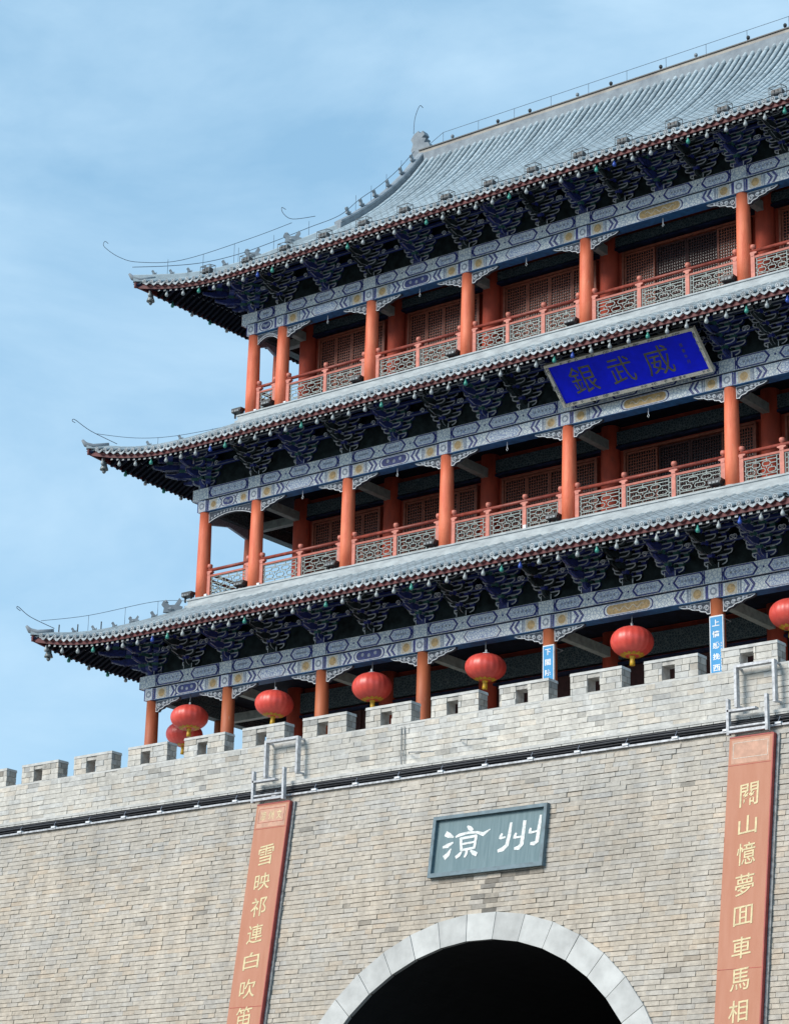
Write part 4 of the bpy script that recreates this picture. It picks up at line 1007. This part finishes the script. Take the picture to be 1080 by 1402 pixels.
        q = MB(); q.box((-XG - .05, YR - .20, zr - .1), (XG, YR + .20, zr + .36)); q.build('main_ridge', 'ridge_grey', root)
        q = MB(); q.box((-XG - .05, YR - .16, zr + .36), (XG, YR + .16, zr + .50)); q.build('ridge_band', 'cream_ridge', root)
        q = MB(); q.box((-XG - .05, YR - .20, zr + .50), (XG, YR + .20, zr + .54)); q.build('ridge_cap', 'metal_dark', root)
        # dragon finial at the ridge end
        pts = [(-.30, -.1), (-.42, .25), (-.34, .55), (-.44, .80), (-.30, 1.02), (-.12, 1.12), (-.06, .98), (.08, 1.06), (.16, .86), (.04, .74), (.22, .66), (.14, .48), (.32, .42), (.40, .22), (.30, -.1)]
        q = MB(); q.plate([(-XG + u, zr + .42 + v * .8) for u, v in pts], 'y', YR - .14, YR + .14); 
        q.build('dragon_finial', 'ridge_grey', root)
    # ridge beasts
    def beast(p, s, rot, form):
        q = MB()
        if form == 0: pl2 = [(-.5, 0), (-.45, .35), (-.62, .55), (-.5, .8), (-.3, .72), (-.1, .5), (.25, .55), (.55, 1.05), (.72, .85), (.55, .5), (.8, .45), (.5, .0)]
        else: pl2 = [(-.35, 0), (-.3, .4), (-.48, .6), (-.42, .85), (-.2, .95), (-.05, .75), (.1, .5), (.3, .35), (.45, .6), (.5, .35), (.35, 0)]
        q.plate([(u * s, v * s) for u, v in pl2], 'y', -.14 * s, .14 * s)
        q.lathe((-.35 * s, 0, .7 * s), [(.03 * s, -.16 * s), (.2 * s, 0), (.04 * s, .18 * s)], 8); q.lathe((0, 0, .22 * s), [(.1 * s, -.2 * s), (.28 * s, 0), (.1 * s, .22 * s)], 8)
        inst('ridge_beast', q.mesh('ridge_beast', 'ridge_grey'), root, T(p) @ Matrix.Rotation(rot, 4, 'Z'))
    def on_hip(x_): y_ = x_ + rf.x1 - rf.e; return (x_, y_, rf.z(x_, y_) + hh - .02)
    if kf == 1:
        for x_, s, f in ((-18.98, .17, 1), (-18.55, .18, 1), (-18.12, .18, 1), (-17.72, .24, 0), (-17.28, .22, 1), (-16.92, .46, 0)): beast(on_hip(x_), s, R(45), f)
        for x_ in (-19.3, -18.9, -18.4): q = MB(); p = on_hip(x_); q.tube([p, (p[0], p[1], p[2] + .26)], .02, 5); q.build('ridge_pin', 'metal_dark', root)
    if kf == 3:
        for x_, s, f in ((-17.7, .17, 1), (-17.3, .18, 1), (-16.9, .19, 1), (-16.5, .20, 0), (-16.1, .22, 1), (-15.5, .38, 0), (-14.6, .42, 0)): beast(on_hip(x_), s, R(45), f)
        for y_ in (1.0, 1.7, 2.4, 3.1, 3.8, 4.4): beast((-XG, y_, rf.z(-10, y_) + .42), .26, R(90), 1)
        for i in range(12):
            x_ = -12.2 + i * 1.62 + .3 * (i % 2); q = MB(); q.lathe((x_, YR, 38.2 + H + .6), [(.04, 0), (.045, .05), (.025, .08), (.06, .12), (.06, .18), (.02, .22)], 8); q.build('ridge_knob', 'metal_dark' if i % 3 else 'ridge_grey', root)
    if kf == 2:
        for x_ in (-17.6, -16.9): beast(on_hip(x_), .18, R(45), 1)

# ================================================================== things on the tower
FLN = {1: 'lowest', 2: 'middle', 3: 'top'}
# bulbs hung along the eaves
bm_ = {}
for c in ('white', 'green', 'blue'):
    q = MB(); q.lathe((0, 0, 0), [(.012, -.225), (.042, -.215), (.060, -.175), (.053, -.13), (.028, -.085), (.026, -.03), (.012, .0)], 10); bm_[c] = q.mesh('eave_bulb', 'bulb_' + c, True)
for kf in (1, 2, 3):
    rf = SEC[kf]; x_ = -(rf.xc + rf.fo) + .45; i = 0
    while x_ < 7.4:
        c = 'green' if i % 5 == 3 else ('blue' if i % 11 == 7 else 'white'); y_ = rf.eave(x_) + .16
        tag(inst('eave_bulb', bm_[c], None, T((x_, y_, rf.z(x_, y_) - .30))), f'small {c} pear shaped bulb hanging under the {FLN[kf]} eave', 'bulb', f'{c} bulbs under the {FLN[kf]} eave')
        x_ += .60; i += 1
    for j in range(5):
        xm = -(rf.xc + rf.fo) + .5 + j * .8; y_ = rf.eave(xm) + .16; p = (y_ + rf.e - rf.x1, xm + rf.x1 - rf.e, rf.z(xm, y_) - .25)
        c = 'green' if j % 2 else 'white'
        tag(inst('eave_bulb', bm_[c], None, T(p)), f'small {c} bulb hanging under the {FLN[kf]} eave on its far side', 'bulb', f'{c} bulbs on the far side of the {FLN[kf]} eave')
    # wind bell under the corner
    a, b_ = rf.hip_pts()[0]; px, py, pz = a + .42, b_ + .42, rf.z(a + .42, b_ + .42) - .30
    q = MB(); q.tube([(px, py, pz + .08), (px, py, pz - .16)], .012, 5); be = q.mesh('wind_bell', 'bronze')
    be = inst('wind_bell', be); tag(be, f'bronze wind bell hanging from the {FLN[kf]} roof corner', 'bell', 'wind bells on the roof corners')
    q = MB(); q.lathe((px, py, pz - .42), [(.135, 0), (.125, .05), (.09, .14), (.08, .22), (.05, .27), (.02, .28)], 14); q.build('bell_body', 'bronze', be, True)
    q = MB(); q.lathe((px, py, pz - .54), [(.02, 0), (.06, .04), (.06, .08), (.02, .14)], 8); q.build('clapper', 'bronze', be, True)
# lightning conductors
def wire(pts, r_, label, extra=()):
    q = MB(); q.tube(pts, r_ * .72, 5)
    for a, b_ in extra: q.tube([a, b_], .009, 4)
    tag(q.build('lightning_conductor', 'wire', None, True), label, 'wire', 'lightning conductors')
def sm(P, n=6):
    P = [Vector(p) for p in P]; o_ = []
    for i in range(len(P) - 1):
        p0, p1, p2, p3 = P[max(i - 1, 0)], P[i], P[i + 1], P[min(i + 2, len(P) - 1)]
        for t in range(n):
            t = t / n; o_.append(.5 * ((2 * p1) + (p2 - p0) * t + (2 * p0 - 5 * p1 + 4 * p2 - p3) * t * t + (3 * p1 - p0 - 3 * p2 + p3) * t ** 3))
    return o_ + [P[-1]]
def dg(x_, z_, rf): return (x_, x_ + rf.x1 - rf.e, z_ + H)
r1_, r2_, r3_ = SEC[1], SEC[2], SEC[3]
def drops(rf, xs_, zs_):
    return [((x_, x_ + rf.x1 - rf.e, z_ + H), (x_, x_ + rf.x1 - rf.e, rf.z(x_, x_ + rf.x1 - rf.e) + .1)) for x_, z_ in zip(xs_, zs_)]
wire(sm([dg(-20.15, 20.50, r1_), dg(-20.23, 20.58, r1_), dg(-20.2, 20.62, r1_), dg(-19.93, 20.325, r1_), dg(-19.4, 20.0, r1_)]), .016, 'curled lightning rod rising from the lowest roof corner')
wire(sm([dg(-19.7, 20.22, r1_), dg(-18.68, 20.475, r1_), dg(-17.44, 20.976, r1_), dg(-16.9, 21.10, r1_), dg(-16.5, 21.10, r1_)]), .012, 'thin lightning wire strung above the lowest hip ridge', drops(r1_, (-18.68, -17.9, -17.2), (20.475, 20.78, 21.04)))
wire(sm([dg(-19.25, 26.74, r2_), dg(-19.32, 26.80, r2_), dg(-19.26, 26.84, r2_), dg(-18.9, 26.5, r2_), dg(-18.3, 26.12, r2_)]), .016, 'curled lightning rod rising from the middle roof corner')
wire(sm([dg(-18.8, 26.42, r2_), dg(-17.9, 26.36, r2_), dg(-17.0, 26.52, r2_), dg(-15.7, 27.02, r2_)]), .012, 'thin lightning wire strung above the middle hip ridge', drops(r2_, (-17.4, -16.2), (26.42, 26.84)))
wire(sm([dg(-18.78, 32.98, r3_), dg(-18.86, 33.05, r3_), dg(-18.86, 32.85, r3_), dg(-18.5, 32.52, r3_), dg(-18.04, 32.403, r3_), dg(-17.08, 32.588, r3_), dg(-15.57, 33.513, r3_), dg(-14.6, 34.2, r3_)]), .014, 'long curled lightning wire sweeping off the top roof corner', drops(r3_, (-17.4, -16.6, -15.9), (32.51, 32.86, 33.30)))
hp3 = [(x_, x_ + r3_.x1 - r3_.e) for x_ in [-18.2, -17.4, -16.6, -15.8, -15.0, -14.2, -13.5]]
wire(sm([(a, b_, r3_.z(a, b_) + .52) for a, b_ in hp3] + [(-XG, y_, r3_.z(-10, y_) + .72) for y_ in (1.6, 2.6, 3.6, 4.5)]), .016, 'dark conductor following the curve of the top hip ridge', [((a, b_, r3_.z(a, b_) + .75), (a, b_, r3_.z(a, b_) + .2)) for a, b_ in hp3[1:-1]] + [((-XG, y_, r3_.z(-10, y_) + .95), (-XG, y_, r3_.z(-10, y_) + .4)) for y_ in (1.4, 2.2, 3.0, 3.8)])
wire(sm([dg(-14.75, 34.66, r3_), dg(-14.85, 34.72, r3_), dg(-14.8, 34.5, r3_), dg(-14.58, 34.336, r3_), dg(-14.06, 34.5, r3_)]), .015, 'short hooked rod beside the hip ridge beast')
wire(sm([(-XG, 4.45, 39.2 + H), (-XG, 4.5, 39.8 + H), (-XG, 4.75, 40.4 + H), (-XG, 4.95, 40.42 + H)]), .016, 'tall bent lightning rod above the dragon finial')
zr = 38.2 + H
wire([(-XG + .3, YR, zr + .75)] + [(-12.6 + i * 1.5, YR, zr + 1.02) for i in range(14)], .012, 'straight conductor wire running above the main ridge', [((-12.6 + i * 1.5, YR, zr + 1.02), (-12.6 + i * 1.5, YR, zr + .5)) for i in range(14)])

# floodlights: one by each upper column, a row along the top eave
q = MB(); q.box((-.20, -.10, .10), (.20, .12, .17)); q.hexa([(-.17, -.13, .02), (.17, -.13, .02), (.17, .08, .0), (-.17, .08, .0), (-.19, -.11, .10), (.19, -.11, .10), (.19, .10, .10), (-.19, .10, .10)]); fl_b = q.mesh('floodlight', 'metal_dark')
q = MB()
for u in (-.105, 0, .105): q.box((u - .04, -.145, .03), (u + .04, -.125, .09))
fl_l = q.mesh('lens', 'metal_grey')
q = MB(); q.box((-.14, -.02, -.14), (-.11, .04, .02)); q.box((.11, -.02, -.14), (.14, .04, .02)); fl_s = q.mesh('stand', 'metal_dark')
ORD = ['corner', 'second', 'third', 'fourth', 'fifth', 'sixth', 'seventh']
for kf in (2, 3):
    for i, x_ in enumerate(xcols(kf)):
        M = T((x_ - .40, -E_[kf] - .20, ZB[kf] + .14)); f = inst('floodlight', fl_b, None, M); inst('lens', fl_l, f, M); inst('stand', fl_s, f, M)
        tag(f, f'black floodlight by the {ORD[i]} column from the left on the {FLN[kf]} gallery', 'floodlight', 'floodlights at the gallery columns')
    q = MB(); q.box((-.05, -.03, 0), (.05, .03, .14)); wb = q.mesh('junction_box', 'white')
    for i, x_ in enumerate(xcols(kf)[:2]): tag(inst('junction_box', wb, None, T((x_ + .28, -E_[kf] - .14, ZB[kf] + .02))), f'tiny white box at the foot of the {ORD[i]} column of the {FLN[kf]} gallery', 'box', 'white boxes on the galleries')
    if kf == 2: tag(inst('junction_box', wb, None, T((-4.0, -E_[kf] - .14, ZB[kf] + .06))), 'tiny white box on the railing between the fourth and fifth columns of the middle gallery', 'box', 'white boxes on the galleries')
# cradle lamps on the top roof
q = MB()
for u in (-.19, .19):
    for a, b_ in (((u, -.13, 0), (u, -.13, .30)), ((u, .16, .08), (u, .16, .36)), ((u, -.13, .30), (u, .16, .36))): q.tube([a, b_], .014, 4)
for y_, z_ in ((-.13, .30), (.16, .36), (-.13, .10)): q.tube([(-.19, y_, z_), (.19, y_, z_)], .014, 4)
cr_f = q.mesh('roof_lamp', 'metal_grey')
q = MB()
for u in (-.10, .02, .13): q.box((u - .045, -.10, .06), (u + .045, .08, .22))
cr_l = q.mesh('lamp_head', 'metal_dark')
LX = [-15.93, -14.25, -12.68, -11.1, -9.55, -7.97, -6.41, -4.83, -3.30, -1.68, -.20, 1.46, 3.05, 4.73, 6.3]
for i, x_ in enumerate(LX):
    y_ = max(-2.98, r3_.eave(x_) + .45); M = T((x_, y_, r3_.z(x_, y_) + .03)); f = inst('roof_lamp', cr_f, None, M); inst('lamp_head', cr_l, f, M)
    tag(f, f'small caged lamp on the top eave, number {["one", "two", "three", "four", "five", "six", "seven", "eight", "nine", "ten", "eleven", "twelve", "thirteen", "fourteen", "fifteen"][i]} from the corner', 'lamp', 'caged lamps along the top eave')
q = MB(); pts = [(x_, -3.30, r3_.z(0, -3.30) + .12 + .02 * math.sin(x_ * 4)) for x_ in [-14 + i * .5 for i in range(44)]]; q.tube(pts, .012, 5)
tag(q.build('lamp_cable', 'cable'), 'thin cable laid along the tiles of the top eave between lamps', 'cable')
q = MB()
for y0 in (-.04, .04): q.tube([(0, y0, 0), (0, y0, -.12), (.03, y0, -.2)], .008, 4)
# hooks hanging under the upper beams
q = MB(); q.tube([(0, 0, 0), (0, 0, -.16), (.03, 0, -.22), (0, 0, -.27), (-.03, 0, -.22), (0, 0, -.16)], .010, 5); hk = q.mesh('lantern_hook', 'white')
for kf in (2, 3):
    X = xcols(kf)
    for i, (xa, xb) in enumerate(zip(X[1:], X[2:])): tag(inst('lantern_hook', hk, None, T(((xa + xb) / 2, -E_[kf], ZT[kf] - .0))), f'small white hook hanging from the {FLN[kf]} storey beam, {["first", "second", "third", "fourth", "fifth"][i]} from the left', 'hook', 'hooks under the upper beams')

# ================================================================== red lanterns
def lantern_meshes():
    q = MB(); n = 80; a, h = .575, .385; rings = []
    for i in range(15):
        t = -math.pi / 2 + math.pi * (i + .9) / 15.8; rr = a * math.cos(t) ** .85; z_ = h * math.sin(t)
        rings.append([((rr * (1 - (.035 if k_ % 4 == 0 else (0 if k_ % 4 == 2 else .008)))) * math.cos(2 * math.pi * k_ / n) * 1 if False else rr * (1 - (.030 if k_ % 4 == 0 else .004 * (2 - abs(k_ % 4 - 2)))) * math.cos(2 * math.pi * k_ / n), rr * (1 - (.030 if k_ % 4 == 0 else .004 * (2 - abs(k_ % 4 - 2)))) * math.sin(2 * math.pi * k_ / n), z_) for k_ in range(n)])
    q.ring(rings); body = q.mesh('lantern', 'lantern_red', True)
    q = MB(); q.lathe((0, 0, 0), [(.10, .37), (.10, .41), (.03, .42), (.03, .50), (.0, .50)], 14); cap = q.mesh('cap', 'white', True)
    q = MB()
    for k_ in range(14):                    # gold lappets round the foot
        t = 2 * math.pi * k_ / 14; d = math.pi / 14
        def S(th, ph): c = math.cos(ph) ** .85; return (a * 1.012 * c * math.cos(th), a * 1.012 * c * math.sin(th), h * 1.02 * math.sin(ph))
        q.face([S(t - d, -1.30), S(t + d, -1.30), S(t + d * .8, -1.12), S(t, -1.02), S(t - d * .8, -1.12)])
    lap = q.mesh('lappet', 'lantern_gold')
    q = MB(); q.lathe((0, 0, 0), [(.072, -.62), (.068, -.54), (.06, -.44), (.075, -.42), (.10, -.365), (.08, -.36)], 12); tas = q.mesh('tassel', 'lantern_gold', True)
    return body, cap, lap, tas
LM = lantern_meshes()
def lantern(x_, y_, z_, zt_, label):
    M = T((x_, y_, z_)) @ Matrix.Rotation(R(random.uniform(-4, 4)), 4, 'X') @ Matrix.Rotation(R(random.uniform(-4, 4)), 4, 'Y') @ Matrix.Rotation(random.uniform(0, 1), 4, 'Z') @ Matrix.Diagonal((1, 1, random.uniform(.95, 1.05), 1))
    b_ = inst('red_lantern', LM[0], None, M); tag(b_, label, 'lantern', 'red lanterns under the lowest beam')
    for nm, me in zip(('cap', 'lappet', 'tassel'), LM[1:]): inst(nm, me, b_, M)
    q = MB(); q.tube([(x_, y_, z_ + .49), (x_, y_, zt_)], .012, 5); q.build('cord', 'metal_grey', b_)
lab = ['in the corner bay, nearest the corner column', 'between the second and third columns', 'between the third and fourth columns', 'just left of the short blue sign', 'between the two blue column signs', 'right of the longer blue sign']
X = xcols(1)
for i in range(6):
    lantern((X[i] + X[i + 1]) / 2, -E_[1], 17.13 + H + (.03 if i == 0 else 0), ZT[1] + .02, 'round red lantern with gold tassel ' + lab[i])
lantern(-(XI + E_[1]), -1.62, 17.13 + H, ZT[1] + .02, 'round red lantern half hidden behind the corner bay lantern')

# ================================================================== signs
r_ = empty('name_board', (0, -2.7, 24.37 + H)); tag(r_, 'large royal blue board with faded gilt characters tilted out under the middle eave', 'sign')
y0, z0, y1, z1 = -2.68, 24.37 + H, -3.70, 25.29 + H; Ls = math.hypot(y1 - y0, z1 - z0); HW = 2.40
Mz = Matrix(((1, 0, 0, 0), (0, -(z1 - z0) / Ls, (y1 - y0) / Ls, y0), (0, (y1 - y0) / Ls, (z1 - z0) / Ls, z0), (0, 0, 0, 1)))
# local: x along, local -? : z up the board, y normal (towards the viewer = +y here)
def bb(mb, a, b_): mb.box(a, b_)
q = MB(); q.box((-HW + .1, -.06, .1), (HW - .1, .0, Ls - .1)); inst('panel', q.mesh('panel', 'sign_royal'), r_, Mz)
q = MB(); fw_ = .085
for a, b_ in (((-HW, -.09, 0), (HW, .05, fw_)), ((-HW, -.09, Ls - fw_), (HW, .05, Ls)), ((-HW, -.088, fw_), (-HW + fw_, .048, Ls - fw_)), ((HW - fw_, -.088, fw_), (HW, .048, Ls - fw_))): q.box(a, b_)
inst('frame', q.mesh('frame', 'sign_frame'), r_, Mz)
q = MB(); rs = random.Random(3)
for i in range(70):                          # carved dark scrolls on the frame
    side = rs.random()
    if side < .4: cx, cz = rs.uniform(-HW + .1, HW - .1), .065
    elif side < .8: cx, cz = rs.uniform(-HW + .1, HW - .1), Ls - .065
    elif side < .9: cx, cz = -HW + .065, rs.uniform(.1, Ls - .1)
    else: cx, cz = HW - .065, rs.uniform(.1, Ls - .1)
    r0 = rs.uniform(.02, .04); q.tube([(cx + r0 * math.cos(t * .9), .053, cz + r0 * math.sin(t * .9)) for t in range(6)], .011, 4)
inst('carving', q.mesh('carving', 'metal_grey'), r_, Mz)
for ch, cx, sz in (('銀', -1.42, .80), ('武', -.20, .76), ('威', .98, .82)):
    q = MB()
    for pl in glyph(ch, sz, sz * 1.06, .0): q.face([(cx + u, .006, Ls / 2 + v) for u, v in pl])
    inst('character', q.mesh('character', 'letter_dim'), r_, Mz)
q = MB()
for i in range(4):
    for pl in glyph('張書年月'[i], .10, .11, 0): q.face([(1.82 + u, .006, Ls / 2 + .26 - i * .17 + v) for u, v in pl])
inst('inscription', q.mesh('inscription', 'letter_dim'), r_, Mz)
q = MB()
for x_ in (-1.6, 1.6): q.tube([(x_, -2.72, 24.46 + H), (x_, -2.30, 24.46 + H)], .03, 6); q.tube([(x_, -3.62, 25.28 + H), (x_, -3.05, 25.45 + H)], .02, 6)
q.build('bracket', 'metal_dark', r_)
def col_sign(x_, zt_, zb_, chars, wd, label, small=None):
    r0 = empty('column_sign', (x_, -3.42, zb_)); tag(r0, label, 'sign', 'blue signs on the columns')
    y_ = -E_[1] - .24
    q = MB(); q.box((x_ - wd / 2, y_ - .03, zb_), (x_ + wd / 2, y_ + .03, zt_)); q.build('border', 'white', r0)
    q = MB(); q.box((x_ - wd / 2 + .025, y_ - .036, zb_ + .03), (x_ + wd / 2 - .025, y_ - .029, zt_ - .035)); q.build('panel', 'sign_cyan', r0)
    n = len(chars); st = (zt_ - zb_ - .1) / n
    for i, ch in enumerate(chars):
        q = MB()
        for pl in glyph(ch, wd * .52, .17, .02): q.face([(x_ - .01 + u, y_ - .040, zt_ - .05 - st * (i + .5) + v) for u, v in pl])
        q.build('character', 'white', r0)
    if small:
        q = MB()
        for i, ch in enumerate(small):
            for pl in glyph(ch, .05, .055, .01): q.face([(x_ + wd / 2 - .06 + u, y_ - .040, zt_ - .75 - i * .075 + v) for u, v in pl])
        q.build('small_lettering', 'white', r0)
    q = MB(); q.tube([(x_ - .21, -E_[1] - .20, zt_ - .1), (x_ - .22, -E_[1] + .1, zt_ - .1), (x_, -E_[1] + .23, zt_ - .1), (x_ + .22, -E_[1] + .1, zt_ - .1), (x_ + .21, -E_[1] - .20, zt_ - .1)], .01, 4); q.build('strap', 'metal_grey', r0)
col_sign(-2.47, 17.36 + H, 15.83 + H, '下閣院樓關', .36, 'short blue vertical sign on the column, lower part hidden by a merlon')
col_sign(2.70, 17.36 + H, 15.78 + H, '上情感挽西', .40, 'longer blue vertical sign on the column, with small lettering down its edge', '涼州古城南門樓管理處')
